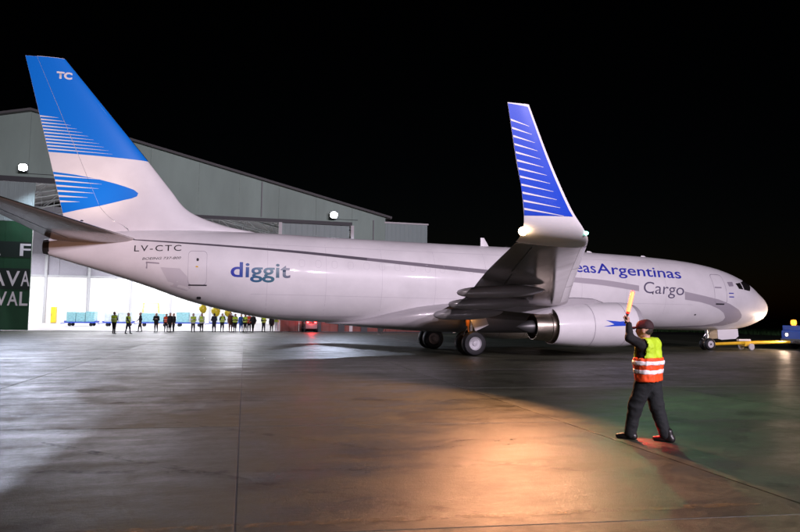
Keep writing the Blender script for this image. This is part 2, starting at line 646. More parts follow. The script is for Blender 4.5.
# grass beyond the apron on the right
gv = [(-600, -600, -0.02), (3, -600, -0.02), (3, -37.5, -0.02), (-25, -36, -0.02), (-26, -14, -0.02), (-600, 20, -0.02)]
props(pyobj('grass_verge', gv, [(0, 1, 2, 3, 4, 5)], 'soil'), kind='structure')
rv, rf = [], []
rs = random.Random(3)
for k in range(60000):
    d = rs.random()**1.6
    x = 2-110*rs.random()**1.3
    y = -38-60*d if x > -26 else -14-75*d-.05*(x+26)
    a = rs.uniform(0, 6.28)
    h = rs.uniform(0.15, 0.45)
    w = rs.uniform(0.03, 0.07)
    n = len(rv)
    rv += [(x-w*math.cos(a), y-w*math.sin(a), -0.02), (x+w*math.cos(a), y+w*math.sin(a), -0.02),
           (x+rs.uniform(-.1, .1), y+rs.uniform(-.1, .1), h)]
    rf.append((n, n+1, n+2))
props(pyobj('grass', rv, rf, 'grass'), 'dark unmown grass beyond the apron behind the nose of the jet', 'grass', kind='stuff')

# ------------------------------------------------------------------ hangar
HY = -35.0
H = empty('aircraft_hangar', (31, -60, 0))
props(H, 'large grey metal hangar with a lit open doorway and gabled roof behind the jet', 'hangar')
H.location = (0, 0, 0)
RX, RZ, EX0, EX1, EZ = 48.0, 20.25, 14.0, 82.0, 12.05


def roof_z(x):
    return RZ-(RZ-EZ)*abs(x-RX)/(RX-EX0)


def panel(name, x0, x1, z0f, z1f, y0, y1, m, parent, ribs=0):
    """cladding sheet with a sloping top and bottom and shallow standing ribs"""
    v, f = [], []
    n = max(1, ribs)
    prof = []
    w = x1-x0
    for k in range(n):
        a = x0+w*k/n
        s = w/n
        if ribs:
            prof += [(a, y1), (a+s*.40, y1), (a+s*.46, y1+.012), (a+s*.54, y1+.012), (a+s*.60, y1)]
        else:
            prof += [(a, y1)]
    prof.append((x1, y1))
    for (x, y) in prof:
        v += [(x, y, z0f(x)), (x, y, z1f(x))]
    for i in range(len(prof)-1):
        f.append((2*i, 2*i+1, 2*i+3, 2*i+2))
    nb = len(v)
    v += [(x0, y0, z0f(x0)), (x0, y0, z1f(x0)), (x1, y0, z0f(x1)), (x1, y0, z1f(x1))]
    e = nb-2
    f += [(nb, nb+2, nb+3, nb+1), (0, nb, nb+1, 1), (e, e+1, nb+3, nb+2)]
    o = pyobj(name, v, f, m, parent)
    bm = bmesh.new()
    bm.from_mesh(o.data)
    bmesh.ops.recalc_face_normals(bm, faces=bm.faces)
    bm.to_mesh(o.data)
    bm.free()
    return o


HEAD_HI, HEAD_LO, STEP_X = 13.72, 11.02, 42.0


def head(x):
    return HEAD_HI if x > STEP_X else HEAD_LO


# gable cladding above the door heads, one sheet after another
edges_x = [14.0, 17.6, 21.4, 25.2, 29.1, 33.0, 37.5, 42.0, 45.0, 48.0, 51.8, 55.6, 59.4, 63.2, 67.0, 71.0, 75.0, 79.0, 82.0]
for a, b in zip(edges_x, edges_x[1:]):
    c = (a+b)/2
    if a >= 74.9:
        z0 = 0.0
    elif b <= 17.7:
        z0 = 0.0
    else:
        z0 = head(c)+0.35
    panel('cladding_panel', a+.008, b-.008, lambda x, z0=z0: z0, lambda x: roof_z(x)-0.02, HY-.12, HY, 'cladding', H, 0)
# door head beams
box('door_head_beam', STEP_X, 75.0, HY-.5, HY+.16, HEAD_HI-.15, HEAD_HI+.36, 'beam_dark', H)
box('door_head_beam', 17.6, STEP_X-.004, HY-.5, HY+.13, HEAD_LO-.02, HEAD_LO+.33, 'beam_dark', H)
box('step_jamb', STEP_X-.3, STEP_X+.1, HY-.45, HY+.1, HEAD_LO+.34, HEAD_HI-.16, 'beam_grey', H)
for x in (17.6, 25.0):
    box('door_post', x-.16, x+.16, HY+.02, HY+.34, 0, HEAD_LO-.03, 'sign_white', H)
# door leaves at the right side of the opening
for k, (a, b) in enumerate(((17.85, 21.3), (21.34, 24.8))):
    panel('door_leaf', a, b, lambda x: 3.4, lambda x: HEAD_LO-.04, HY-.3, HY-.14, 'cladding_pale', H, 6)
xs = [9.3, 11.6, 13.9, 16.2, 18.6, 21.0, 22.9, 24.82]
for a, b in zip(xs, xs[1:]):
    panel('brown_door_panel', a+.02, b-.02, lambda x: 0.02, lambda x: 3.38, HY+.05, HY+.16, 'door_brown', H, 3)
for x in (16.2, 18.6, 21.0):
    box('door_rib', x-.32, x+.32, HY+.17, HY+.32, 0.02, 3.3, 'beam_dark', H, 0.01)
# gutter pipe, lamp conduits and eave boards
for x, z0, z1 in ((15.3, .1, 11.7), (26.9, 11.5, 16.2), (39.4, 11.5, 18.0)):
    z1 = min(z1, roof_z(x)-.12)
    tube('drain_pipe', [(x, HY+.09, z0), (x, HY+.09, z1)], .06, 'beam_grey', H, 8)
tube('conduit', [(17.0, HY+.05, 11.62), (19.6, HY+.05, 11.62), (19.7, HY+.05, 11.8)], .025, 'beam_dark', H, 6)
tube('conduit', [(42.5, HY+.05, 14.4), (48.1, HY+.05, 14.4), (48.2, HY+.05, 14.6)], .025, 'beam_dark', H, 6)
# annex on the right
panel('annex_wall', 9.3, 13.98, lambda x: 3.4, lambda x: 11.45, HY-6, HY-.05, 'cladding_pale', H, 10)
box('annex_roof', 9.2, 14.1, HY-6.2, HY+.05, 11.46, 11.62, 'sign_white', H)
# green sliding door leaf with lettering, left of the opening
gl = []
xs = [47.3, 49.5, 51.7, 53.9, 56.1, 58.3, 60.5, 63.5, 66.5, 69.5, 72.5, 75.0]
DY = HY+.34
for a, b in zip(xs, xs[1:]):
    panel('green_door_leaf', a+.006, b-.006, lambda x: 0.05, lambda x: 9.9, DY-.2, DY, 'door_green', H, 0)
    panel('upper_door_leaf', a+.006, b-.006, lambda x: 9.94, lambda x: HEAD_HI-.2, DY-.22, DY-.03, 'cladding_pale', H, 6)
box('letter_band', 47.35, 51.5, DY+.004, DY+.012, 6.62, 8.05, 'door_green_dark', H)
box('letter_band', 47.35, 52.5, DY+.004, DY+.012, 3.72, 5.62, 'door_green_dark', H)


def door_letters(body, xl, xr, z, cap):
    text_decal('door_letter', body, xl, xr, z, z, cap, lambda x, zz: DY+.016, 'sign_white', H, 0.0, 0, 0.012, maxlen=5)


for ch, a, b in (('A', 50.75, 49.78), ('F', 48.25, 47.36)):
    door_letters(ch, a, b, 6.78, 1.12)
for ch, a, b in (('A', 50.45, 49.3), ('V', 49.25, 48.15), ('A', 48.05, 47.34)):
    door_letters(ch, a, b, 4.05, 1.36)
for ch, a, b in (('V', 49.95, 49.1), ('A', 49.05, 48.2), ('L', 48.08, 47.4)):
    door_letters(ch, a, b, 2.28, 1.26)
# roof sheets, side walls, back wall, floor, trusses
BY = -78.0
for sgn, xe in ((-1, EX0), (1, EX1)):
    v = [(RX, HY+.5, RZ), (xe+sgn*.6, HY+.5, EZ-.15), (xe+sgn*.6, BY-.6, EZ-.15), (RX, BY-.6, RZ)]
    v += [(x, y, z+.22) for x, y, z in v]
    pyobj('roof_sheet', v, [(0, 1, 2, 3), (7, 6, 5, 4), (0, 4, 5, 1), (1, 5, 6, 2), (2, 6, 7, 3), (3, 7, 4, 0)], 'roof_dark', H)
box('side_wall', EX0, EX0+.2, BY, HY-.5, 0, EZ-.2, 'wall_white', H)
box('side_wall', EX1-.2, EX1, BY, HY-.5, 0, EZ-.2, 'wall_white', H)
WZ = 7.1
k = EX0+.25
while k < 81:
    box('back_wall_panel', k+.012, min(k+4, 81.7)-.012, BY, BY+.2, 0, WZ, 'wall_white', H, 0.02)
    box('upper_wall_panel', k+.012, min(k+4, 81.7)-.012, BY-.1, BY+.1, WZ+.02, roof_z(min(k+2, 81))-.5, 'wall_grey', H, 0.02)
    k += 4
for x in (20, 26, 32, 38, 44, 50, 56, 62, 68, 74):
    box('wall_column', x-.18, x+.18, BY+.21, BY+.5, 0, 12.5, 'beam_grey', H)
box('wall_rail', EX0+.3, EX1-.3, BY+.2, BY+.4, WZ-.1, WZ+.15, 'beam_grey', H)
pyobj('hangar_floor', [(EX0+.2, BY+.2, -.004), (EX1-.2, BY+.2, -.004), (EX1-.2, HY+.3, -.004), (EX0+.2, HY+.3, -.004)],
      [(0, 1, 2, 3)], 'floor_light', H)
bm = bmesh.new()
for dy in (0.0, .35):
    addbox(bm, 9.5, 75, HY+.75+dy, HY+.87+dy, -.02, .035)
bmobj('door_track', bm, 'beam_dark', H)
for y in (-40, -47, -54, -61, -68, -75):
    bm = bmesh.new()
    for sgn, xe in ((-1, EX0), (1, EX1)):
        n = 10
        pts_t = [(RX+(xe-RX)*i/n, y, roof_z(RX+(xe-RX)*i/n)-.3) for i in range(n+1)]
        pts_b = [(p[0], y, max(11.1, p[2]-2.2 if i else p[2]-3)) for i, p in enumerate(pts_t)]
        pts_b = [(p[0], y, min(p[2], q[2]-.15)) for p, q in zip(pts_b, pts_t)]
        addtube(bm, pts_t, .11, 5)
        addtube(bm, pts_b, .11, 5)
        for i in range(n):
            addtube(bm, [pts_t[i], pts_b[i+1]], .05, 4)
            addtube(bm, [pts_b[i], pts_t[i]], .05, 4)
    bmobj('roof_truss', bm, 'beam_grey', H)
for x in (20, 29, 38, 45, 58.5, 66, 76):
    for y in (-43, -57, -71):
        zz = 10.6
        bm = bmesh.new()
        addbox(bm, x-1.3, x+1.3, y-.5, y+.5, zz, zz+.18, .03)
        ho = bmobj('ceiling_lamp', bm, 'sign_white', H)
        pyobj('lens', [(x-1.2, y-.4, zz-.012), (x+1.2, y-.4, zz-.012), (x+1.2, y+.4, zz-.012), (x-1.2, y+.4, zz-.012)],
              [(3, 2, 1, 0)], 'lamp_white_panel', ho)
        if 26 < x < 70:
            lamp('ceiling_lamp_light', 'AREA', (x, y, zz-.05), 1450, (0.94, 0.92, 1.0), (x, y, 0), 2.4, size_y=.8)


def wall_flood(x, z, power, color, name='wall_floodlight'):
    y = HY+.16
    bm = bmesh.new()
    addtube(bm, [(x, y-.2, z-.1), (x, y+.7, z+.05)], .04, 8)
    addbox(bm, x-.38, x+.38, y+.6, y+.85, z-.34, z+.34, .04)
    fo = bmobj(name, bm, 'dark_metal', H)
    v = [(x+.35*math.copysign(abs(math.cos(t))**.7, math.cos(t)), y+.862, z+.31*math.copysign(abs(math.sin(t))**.7, math.sin(t))) for t in [2*math.pi*i/28 for i in range(28)]]
    pyobj('lens', v, [tuple(range(28))], 'lamp_cool', fo)
    lamp('wall_flood_light', 'SPOT', (x, y+.95, z), power, color, (x-2, y+9, z-6), .2, 150, .4)


wall_flood(48.2, 14.75, 11500, (0.74, 0.80, 1.0))
wall_flood(19.7, 11.9, 6000, (0.70, 0.78, 1.0))

# ------------------------------------------------------------------ the aircraft
A = empty('cargo_jet', (0, 0, 0))
props(A, 'white twin engined cargo jet with blue striped tail fin, seen from its right side', 'airplane')
TOP = [(0, 2.42), (.12, 2.78), (.45, 3.1), (.96, 3.44), (1.48, 3.82), (2.18, 4.17), (2.98, 4.46), (3.67, 4.65), (4.51, 4.81),
       (5.77, 4.98), (8.4, 5.16), (10.93, 5.25), (13.4, 5.33), (21, 5.42), (26, 5.50), (29, 5.56), (31, 5.57), (33.5, 5.5), (36, 5.28), (37.9, 4.95)]
BOT = [(0, 2.30), (.12, 1.98), (.45, 1.74), (1, 1.5), (1.76, 1.28), (2.6, 1.17), (3.85, 1.11), (7, 1.15), (12, 1.22), (20, 1.32),
       (25, 1.40), (27.1, 1.47), (28.5, 1.57), (30.3, 1.88), (32.1, 2.33), (33.8, 2.93), (35.3, 3.42), (36.9, 3.9), (37.9, 4.2)]
HWD = [(0, .06), (.12, .38), (.45, .68), (1, .98), (1.76, 1.27), (2.6, 1.48), (3.85, 1.69), (5, 1.80), (6.5, 1.88), (12, 1.88),
       (27, 1.88), (29, 1.80), (31, 1.62), (33, 1.30), (35, .88), (36.5, .56), (37.9, .32)]


def sq(T):
    return pchip([math.sqrt(a) for a, b in T], [b for a, b in T])


f_top, f_bot, f_hw = sq(TOP), sq(BOT), sq(HWD)


def fus_y(x, z):
    s = math.sqrt(max(0, x))
    t, b, h = f_top(s), f_bot(s), f_hw(s)
    q = (z-(t+b)/2)/((t-b)/2)
    return h*math.sqrt(max(0.0, 1-q*q))


def fus_pt(x, ang, off=0.0):
    s = math.sqrt(max(0, x))
    t, b, h = f_top(s), f_bot(s), f_hw(s)
    return Vector((x, (h+off)*math.cos(ang), (t+b)/2+((t-b)/2+off)*math.sin(ang)))


st = [(6.0*(i/36)**2) for i in range(37)]+[6+(37.9-6)*i/90 for i in range(1, 91)]
N = 72
v, f = [], []
for x in st:
    for k in range(N):
        v.append(fus_pt(x, 2*math.pi*k/N))
for i in range(len(st)-1):
    for k in range(N):
        f.append((i*N+k, i*N+(k+1) % N, (i+1)*N+(k+1) % N, (i+1)*N+k))
f.append(tuple(range(N)))
FUS = pyobj('fuselage', v, f, 'white_paint', A, True)
# tail cone end with the exhaust ring of the auxiliary power unit
lathe_x('exhaust_ring', [(37.86, .36), (38.12, .31), (38.12, .24), (37.7, .2), (37.7, .001)], 0, 4.575, 'dark_metal', FUS, 28, 0.95)
# cheatline
ctop = [(34.61, 4.97), (32.54, 4.89), (30.01, 4.78), (27.38, 4.65), (24.62, 4.46), (21.74, 4.27), (18.71, 4.07), (15.4, 3.88), (12.14, 3.72), (9.86, 3.46)]
cbot = [(34.61, 4.93), (32.54, 4.82), (30.01, 4.69), (27.38, 4.53), (24.64, 4.32), (21.76, 4.1), (18.74, 3.87), (15.4, 3.64), (12.18, 3.44), (9.88, 3.17)]


def dens(p, n=6):
    fx = pchip([-q[0] for q in p], [q[1] for q in p])
    a, b = p[0][0], p[-1][0]
    m = len(p)*n
    return [(a+(b-a)*i/m, fx(-(a+(b-a)*i/m))) for i in range(m+1)]


CSPLIT = 15.0
dt, db = dens(ctop), dens(cbot)
for nm, sel, mm in (('dark_stripe', lambda x: x >= 24.0, 'cheat_dark'), ('dark_stripe', lambda x: 15.9 <= x <= 24.6, 'cheat_dark'),
                    ('grey_stripe', lambda x: x <= 16.7, 'stripe_grey')):
    T = [p for p in dt if sel(p[0])]
    B = [p for p in db if sel(p[0])]
    if mm == 'cheat_dark' and T[0][0] < 25:
        mm = 'cheat_mid'
    decal(nm, T+B[::-1], fus_y, mm, FUS, 0.005 if T[0][0] > 20 else 0.007, .3)
fo_ = [(7.07, 3.21), (5.75, 2.99), (4.78, 2.82), (3.97, 2.59), (3.23, 2.28), (2.9, 2.0), (2.85, 1.85), (2.98, 1.62)]
fi_ = [(7.03, 2.78), (6.06, 2.67), (5.36, 2.52), (4.69, 2.31), (4.29, 2.1), (4.05, 1.85), (4.1, 1.68), (4.3, 1.56), (5.1, 1.42), (6.74, 1.34),
       (9.0, 1.30), (11.5, 1.3), (11.5, 1.255), (9.0, 1.25), (6.74, 1.28), (5.1, 1.33), (3.8, 1.40)]
decal('nose_swoosh', fo_+fi_[::-1], fus_y, 'stripe_grey', FUS, 0.005, .2)
# lettering
text_decal('lettering', 'LV-CTC', 34.4, 32.47, 4.42, 4.49, .27, fus_y, 'letter_black', FUS, .006, 0, .004, 1.25)
text_decal('lettering', 'BOEING 737-800', 34.06, 32.46, 4.06, 4.13, .105, fus_y, 'letter_black', FUS, .006, 0.25, .004)
text_decal('lettering', 'diggit', 30.38, 27.82, 3.40, 3.41, .66, fus_y, 'letter_gradient', FUS, .006, 0, .016, 1.02)
text_decal('lettering', 'Argentinas', 12.24, 7.08, 4.05, 3.90, .56, fus_y, 'letter_blue', FUS, .006, 0.12, .008)
text_decal('lettering', 'Aerol\u00edneas', 16.45, 12.26, 4.18, 4.055, .56, fus_y, 'letter_blue', FUS, .006, 0.12, .008)
text_decal('lettering', 'Cargo', 9.58, 7.1, 3.09, 3.0, .62, fus_y, 'letter_grey', FUS, .006, 0.12, -.002)


def outline(name, poly, w, m, off=.005):
    cx = sum(p[0] for p in poly)/len(poly)
    cz = sum(p[1] for p in poly)/len(poly)
    inner = []
    for x, z in poly:
        d = math.hypot(x-cx, z-cz)
        inner.append((cx+(x-cx)*(1-1.4*w/d), cz+(z-cz)*(1-1.4*w/d)))
    return decal(name, poly, fus_y, m, FUS, off, .2, [inner])


def rrect(x0, x1, z0, z1, r, n=5):
    p = []
    for cx, cz, a0 in ((x1-r, z1-r, 0), (x0+r, z1-r, 90), (x0+r, z0+r, 180), (x1-r, z0+r, 270)):
        p += [(cx+r*math.cos(R(a0+90*i/n)), cz+r*math.sin(R(a0+90*i/n))) for i in range(n+1)]
    return p


outline('entry_door', rrect(4.2, 5.08, 2.60, 4.22, .18), .022, 'line_grey')
outline('service_door', rrect(31.38, 32.16, 3.02, 4.5, .16), .012, 'line_grey')
decal('door_handle', rrect(4.52, 5.02, 3.44, 3.51, .03), fus_y, 'line_grey', FUS, .009)
decal('door_sill', rrect(4.38, 4.98, 2.535, 2.61, .03), fus_y, 'letter_black', FUS, .009)
decal('door_sill', rrect(31.36, 32.14, 2.985, 3.04, .02), fus_y, 'letter_black', FUS, .009)
decal('door_window', rrect(31.72, 31.82, 4.05, 4.18, .045), fus_y, 'letter_black', FUS, .009)
decal('door_mark', rrect(31.74, 31.84, 3.78, 3.84, .02), fus_y, 'yellow', FUS, .009)
for z in (2.95, 3.15):
    decal('flag_bar', rrect(3.68, 4.04, z, z+.055, .01), fus_y, 'letter_blue', FUS, .006)
decal('access_panel', [(33.9, 3.99), (33.9, 3.7), (33.84, 3.7), (33.84, 3.93), (33.35, 3.90), (33.35, 3.95)], fus_y, 'line_grey', FUS, .006)
decal('grey_patch', [(33.3, 3.76), (32.5, 3.72), (32.2, 3.4), (32.02, 2.9), (32.35, 2.62), (32.75, 2.72), (33.0, 3.2)], fus_y, 'dull_grey', FUS, .004)  # even grey patch, slightly darker than the white skin around it
decal('drain_mast', rrect(31.6, 31.78, 2.42, 2.52, .03), fus_y, 'letter_black', FUS, .03)
decal('vent_port', rrect(9.0, 9.08, 3.02, 3.1, .035), fus_y, 'letter_black', FUS, .006)
decal('vent_port', rrect(6.1, 6.22, 1.95, 2.02, .03), fus_y, 'letter_black', FUS, .006)
# skin laps, plugged window outlines and the big cargo door of the far side left out of view
for x in (8.2, 10.6, 13.2, 15.8, 18.4, 21.0, 23.6, 26.2, 28.8):
    decal('skin_lap', [(x, 5.0), (x+.014, 5.0), (x+.014, 2.0 if x < 22 else 1.8), (x, 2.0 if x < 22 else 1.8)], fus_y, 'line_skin', FUS, .003)
for zz in (4.86, 2.62):
    decal('skin_lap', [(29.5, zz+.05), (6.5, zz-.10), (6.5, zz-.114), (29.5, zz+.036)], fus_y, 'line_skin', FUS, .0025)
for i in range(30):
    x = 7.2+i*.74
    if 27.5 < x < 30.6 or 6 < x < 17:
        continue
    zc_ = 3.93+.012*(x-15)
    outline('window_plug', rrect(x, x+.26, zc_-.17, zc_+.17, .1, 3), .008, 'line_skin', .0035)
decal('exhaust_streak', [(25.2, 1.62), (24.2, 1.75), (26.9, 1.72), (28.3, 1.78), (28.2, 1.70), (26.8, 1.62)], fus_y, 'dull_grey', FUS, .003)
# cockpit panes
for s in (1, -1):
    for poly in ([(3.28, 3.74), (2.8, 3.80), (2.78, 3.42), (3.14, 3.44)],
                 [(2.70, 3.83), (2.0, 3.98), (1.72, 3.72), (2.22, 3.34), (2.70, 3.40)]):
        o = decal('cockpit_window', poly, fus_y, 'glass_dark', FUS, .008, .12)
        o.scale.y = s
    o = decal('cockpit_window', [(3.95, 3.80), (3.5, 3.83), (3.55, 3.58), (3.92, 3.55)], fus_y, 'line_grey', FUS, .008, .12)
    o.scale.y = s
# antennas
for x, zz, h, dirn in ((17.7, 5.40, .42, 1), (11.5, 5.26, .10, 1), (8.1, 5.13, .10, 1), (23.1, 1.38, .5, -1)):
    v = []
    for (dx0, dx1, hh, t) in ((-.24, .24, 0, .03), (.05, .24, 1, .012)):
        for (x_, t_) in ((dx0, 0), ((dx0+dx1)/2, t), (dx1, 0), ((dx0+dx1)/2, -t)):
            v.append((x+x_, t_, zz-.05*dirn+dirn*hh*(h+.05)))
    pyobj('antenna', v, [(0, 1, 5, 4), (1, 2, 6, 5), (2, 3, 7, 6), (3, 0, 4, 7), (4, 5, 6, 7)], 'white_paint', FUS)
lathe_axis('beacon', [(0, .09), (.06, .085), (.1, .05), (.115, .001)], (16.5, 0, 5.36), (0, 0, 1), 'glass_dark', FUS, 14)

# wing to body fairing
v, f = [], []
fx = [10.8, 11.6, 12.8, 14.5, 17, 19.5, 21.5, 23, 24.2, 25.2, 25.9]
fwid = [.5, 1.2, 1.75, 1.98, 2.08, 2.08, 1.95, 1.62, 1.15, .62, .15]
fup = [1.36, 1.6, 2.0, 2.35, 2.55, 2.62, 2.4, 2.02, 1.66, 1.46, 1.41]
fdn = [1.18, 1.1, 1.02, .98, .96, .98, 1.04, 1.13, 1.22, 1.32, 1.38]
FW, FU, FD = pchip(fx, fwid), pchip(fx, fup), pchip(fx, fdn)
n1, n2 = 48, 40
for i in range(n1+1):
    x = fx[0]+(fx[-1]-fx[0])*i/n1
    w, u, d = FW(x), FU(x), FD(x)
    c = d+(u-d)*.55
    for k in range(n2):
        a = 2*math.pi*k/n2
        ca_, sa_ = math.cos(a), math.sin(a)
        e = 0.75
        yy = w*math.copysign(abs(ca_)**e, ca_)
        zz = c+((u-c) if sa_ > 0 else (c-d))*math.copysign(abs(sa_)**e, sa_)
        v.append((x, yy, zz))
for i in range(n1):
    for k in range(n2):
        f.append((i*n2+k, i*n2+(k+1) % n2, (i+1)*n2+(k+1) % n2, (i+1)*n2+k))
pyobj('belly_fairing', v, f, 'grey_paint', A, True)


def naca(c):
    return 5*(0.2969*math.sqrt(c)-0.1260*c-0.3516*c*c+0.2843*c**3-0.1015*c**4)


def airfoil_loft(name, secs, m, parent, nc=20, c0=0.0, c1=1.0, caps=True):
    """secs: (LE, TE, up, t/c, camber)"""
    v, f = [], []
    cs = [c0+(c1-c0)*0.5*(1-math.cos(math.pi*i/nc)) if c0 == 0 else c0+(c1-c0)*i/nc for i in range(nc+1)]
    ring = 2*nc if c0 == 0 else 2*nc+2
    for (le, te, upv, tc, cb) in secs:
        le, te, upv = Vector(le), Vector(te), Vector(upv).normalized()
        ch = (te-le).length
        up_pts = [le+(te-le)*c+upv*ch*(naca(c)*tc+cb*4*c*(1-c)) for c in cs]
        lo_pts = [le+(te-le)*c+upv*ch*(-naca(c)*tc*.9+cb*4*c*(1-c)) for c in cs]
        if c0 == 0:
            v += up_pts[::-1]+lo_pts[1:-1]
        else:
            v += up_pts[::-1]+lo_pts
    for i in range(len(secs)-1):
        for k in range(ring):
            f.append((i*ring+k, i*ring+(k+1) % ring, (i+1)*ring+(k+1) % ring, (i+1)*ring+k))
    if caps:
        f.append(tuple(range(ring)))
        f.append(tuple((len(secs)-1)*ring+k for k in range(ring))[::-1])
    o = pyobj(name, v, f, m, parent, True, 40)
    bm = bmesh.new()
    bm.from_mesh(o.data)
    bmesh.ops.recalc_face_normals(bm, faces=bm.faces)
    bm.to_mesh(o.data)
    bm.free()
    return o


# wing planform by span station
YS = [1.3, 1.9, 3.6, 5.6, 7.5, 9.6, 12.0, 14.5, 16.3]
LEX = pchip(YS, [13.2, 13.75, 15.05, 16.18, 17.2, 18.33, 19.62, 20.97, 21.95])
TEX = pchip(YS, [20.95, 20.95, 21.0, 21.08, 21.5, 22.08, 22.75, 23.42, 23.92])
WZ_ = pchip(YS, [1.95, 2.02, 2.28, 2.58, 2.84, 3.08, 3.32, 3.52, 3.64])
WT = pchip(YS, [.15, .15, .135, .12, .11, .105, .1, .1, .1])
# winglet path: z -> y, leading and trailing edge
WLZ = [3.64, 3.70, 3.80, 3.98, 4.25, 4.7, 5.4, 6.56]
WLY = [16.3, 16.75, 17.05, 17.28, 17.42, 17.53, 17.64, 17.8]
WLL = [21.95, 22.2, 22.42, 22.70, 23.0, 23.32, 23.73, 24.32]
WLT = [23.92, 24.04, 24.12, 24.19, 24.27, 24.38, 24.57, 24.84]
WPH = [3, 12, 32, 54, 70, 79, 82, 82]
wly, wll, wlt, wph = pchip(WLZ, WLY), pchip(WLZ, WLL), pchip(WLZ, WLT), pchip(WLZ, WPH)
for s in (1, -1):
    secs = []
    for i in range(41):
        y = 1.3+(16.3-1.3)*i/40
        secs.append(((LEX(y), s*y, WZ_(y)), (TEX(y), s*y, WZ_(y)-.03*(TEX(y)-LEX(y))*.4), (0, 0, 1), WT(y), .008))
    WING = airfoil_loft('wing', secs, 'wing_grey', A)
    # leading edge slats, bare metal
    for (ya, yb) in ((5.75, 9.2), (9.25, 12.8), (12.85, 16.2)):
        v, f = [], []
        for i in range(9):
            y = ya+(yb-ya)*i/8
            c = TEX(y)-LEX(y)
            for k in range(13):
                q = (k-6)/6
                cc = .085*q*q
                zz = naca(cc)*WT(y)*c*(1 if q > 0 else -.9)+.008*4*cc*(1-cc)*c
                nx = -.006*(1-abs(q))
                v.append((LEX(y)+cc*c+nx, s*y, WZ_(y)-.012*c*cc+zz+(.005 if q > 0 else -.005)))
        for i in range(8):
            for k in range(12):
                f.append((i*13+k, i*13+k+1, (i+1)*13+k+1, (i+1)*13+k))
        pyobj('slat', v, f, 'bare_metal', WING, True)
    # flap and aileron lines under the wing
    for (ya, yb, cc) in ((2.2, 5.4, .74), (5.9, 11.6, .72), (12.0, 16.0, .74)):
        v, f = [], []
        for i in range(11):
            y = ya+(yb-ya)*i/10
            c = TEX(y)-LEX(y)
            for dx in (0, .05):
                q = cc+dx/c
                v.append((LEX(y)+q*c, s*y, WZ_(y)-.012*c*q-naca(q)*WT(y)*c*.9+.008*4*q*(1-q)*c-.006))
        for i in range(10):
            f.append((2*i, 2*i+1, 2*i+3, 2*i+2))
        pyobj('flap_gap', v, f, 'dark_metal', WING)
    # flap track fairings
    for (y, L0, L1, w, h) in ((3.75, 2.6, .75, .26, .30), (6.6, 2.7, .85, .22, .27), (9.6, 2.6, .82, .20, .24)):
        xa, xb = TEX(y)-L0, TEX(y)+L1
        z0 = WZ_(y)-.13
        prof = [(0, .01), (.05, .35), (.15, .65), (.3, .9), (.5, 1.0), (.68, .92), (.84, .80), (.94, .58), (.985, .34), (1, .02)]
        v, f = [], []
        for (t, r) in prof:
            x = xa+(xb-xa)*t
            for k in range(16):
                a = 2*math.pi*k/16
                v.append((x, s*y+w*r*math.cos(a), z0-.17-.16*t+h*r*math.sin(a)*(1 if math.sin(a) < 0 else .9)))
        for i in range(len(prof)-1):
            for k in range(16):
                f.append((i*16+k, i*16+(k+1) % 16, (i+1)*16+(k+1) % 16, (i+1)*16+k))
        pyobj('flap_track_fairing', v, f, 'grey_paint', WING, True)
    # winglet
    secs = []
    for i in range(30):
        z = 3.64+(6.56-3.64)*(i/29)**1.7
        ph = R(wph(z))
        secs.append(((wll(z), s*wly(z), z), (wlt(z), s*wly(z), z), (0, -s*math.sin(ph), math.cos(ph)), .085, 0))
    WL = airfoil_loft('winglet', secs, 'wing_grey' if s > 9 else 'white_paint', A, 16)

    def wl_surf(x, z):
        l, t = wll(z), wlt(z)
        c = min(1, max(0, (x-l)/(t-l)))
        return wly(z)+naca(c)*.085*(t-l)*.9/max(.5, math.sin(R(wph(z))))
    if s == 1:
        p = [(wlt(z)-.004, z) for z in (4.12, 4.5, 5, 5.5, 6, 6.35, 6.54)]+[(wll(z)+.06+.02*(6.6-z), z) for z in (6.5, 6.2, 5.8, 5.4, 5, 4.6, 4.3, 4.15)]
        decal('blue_panel', p, wl_surf, 'deep_blue', WL, .005, .15)
        for i in range(12):
            z = 4.22+i*.175
            ln = (wlt(z)-wll(z))*(.78-.006*i)
            decal('white_stripe', [(wlt(z+.06)-.01, z+.066), (wlt(z)-.01, z+.02), (wlt(z)-ln, z-.075-.0*i), (wlt(z)-ln, z-.068)],
                  wl_surf, 'decal_white', WL, .009, .15)
        lathe_axis('position_light', [(0, .05), (.04, .045), (.07, .025), (.08, .001)], (22.50, 17.12, 3.82), (-.6, .8, 0), 'lamp_green', WL, 12)
        lathe_axis('position_light', [(0, .10), (.06, .095), (.11, .06), (.135, .001)], (24.10, 17.08, 3.80), (1, .35, 0), 'lamp_warm', WL, 12)
    # engine
    EY = 4.83*s

    def ez(x):
        return 1.47-.025*(x-12.5)
    ENG = lathe_x('engine', [(12.56, .80), (12.50, .86), (12.53, .93), (12.66, .985), (13.0, 1.03), (13.6, 1.05), (14.4, 1.04), (15.2, .985), (16.0, .90), (16.66, .82), (16.66, .80), (16.2, .80), (15.4, .8)],
                  EY, 1.47, 'white_paint', A, 56, 1.05, ez, flatten=.05)
    lathe_x('inlet_lip', [(12.75, .79), (12.56, .81), (12.495, .865), (12.525, .936), (12.67, .992), (12.8, 1.012)], EY, 1.47, 'lip_metal', ENG, 48, 1.05, ez, flatten=.05)
    lathe_x('inlet_duct', [(12.74, .80), (13.2, .77), (13.6, .77), (13.62, .001)], EY, 1.44, 'dark_metal', ENG, 32)
    lathe_x('core_nozzle', [(15.6, .66), (16.2, .66), (16.7, .62), (16.72, .645), (16.82, .64), (16.84, .615), (17.2, .60), (17.55, .57), (17.55, .52), (16.6, .5)], EY, 1.36, 'exhaust', ENG, 40)
    lathe_x('fan_nozzle_seal', [(15.5, .79), (15.5, .5)], EY, 1.38, 'dark_metal', ENG, 32)
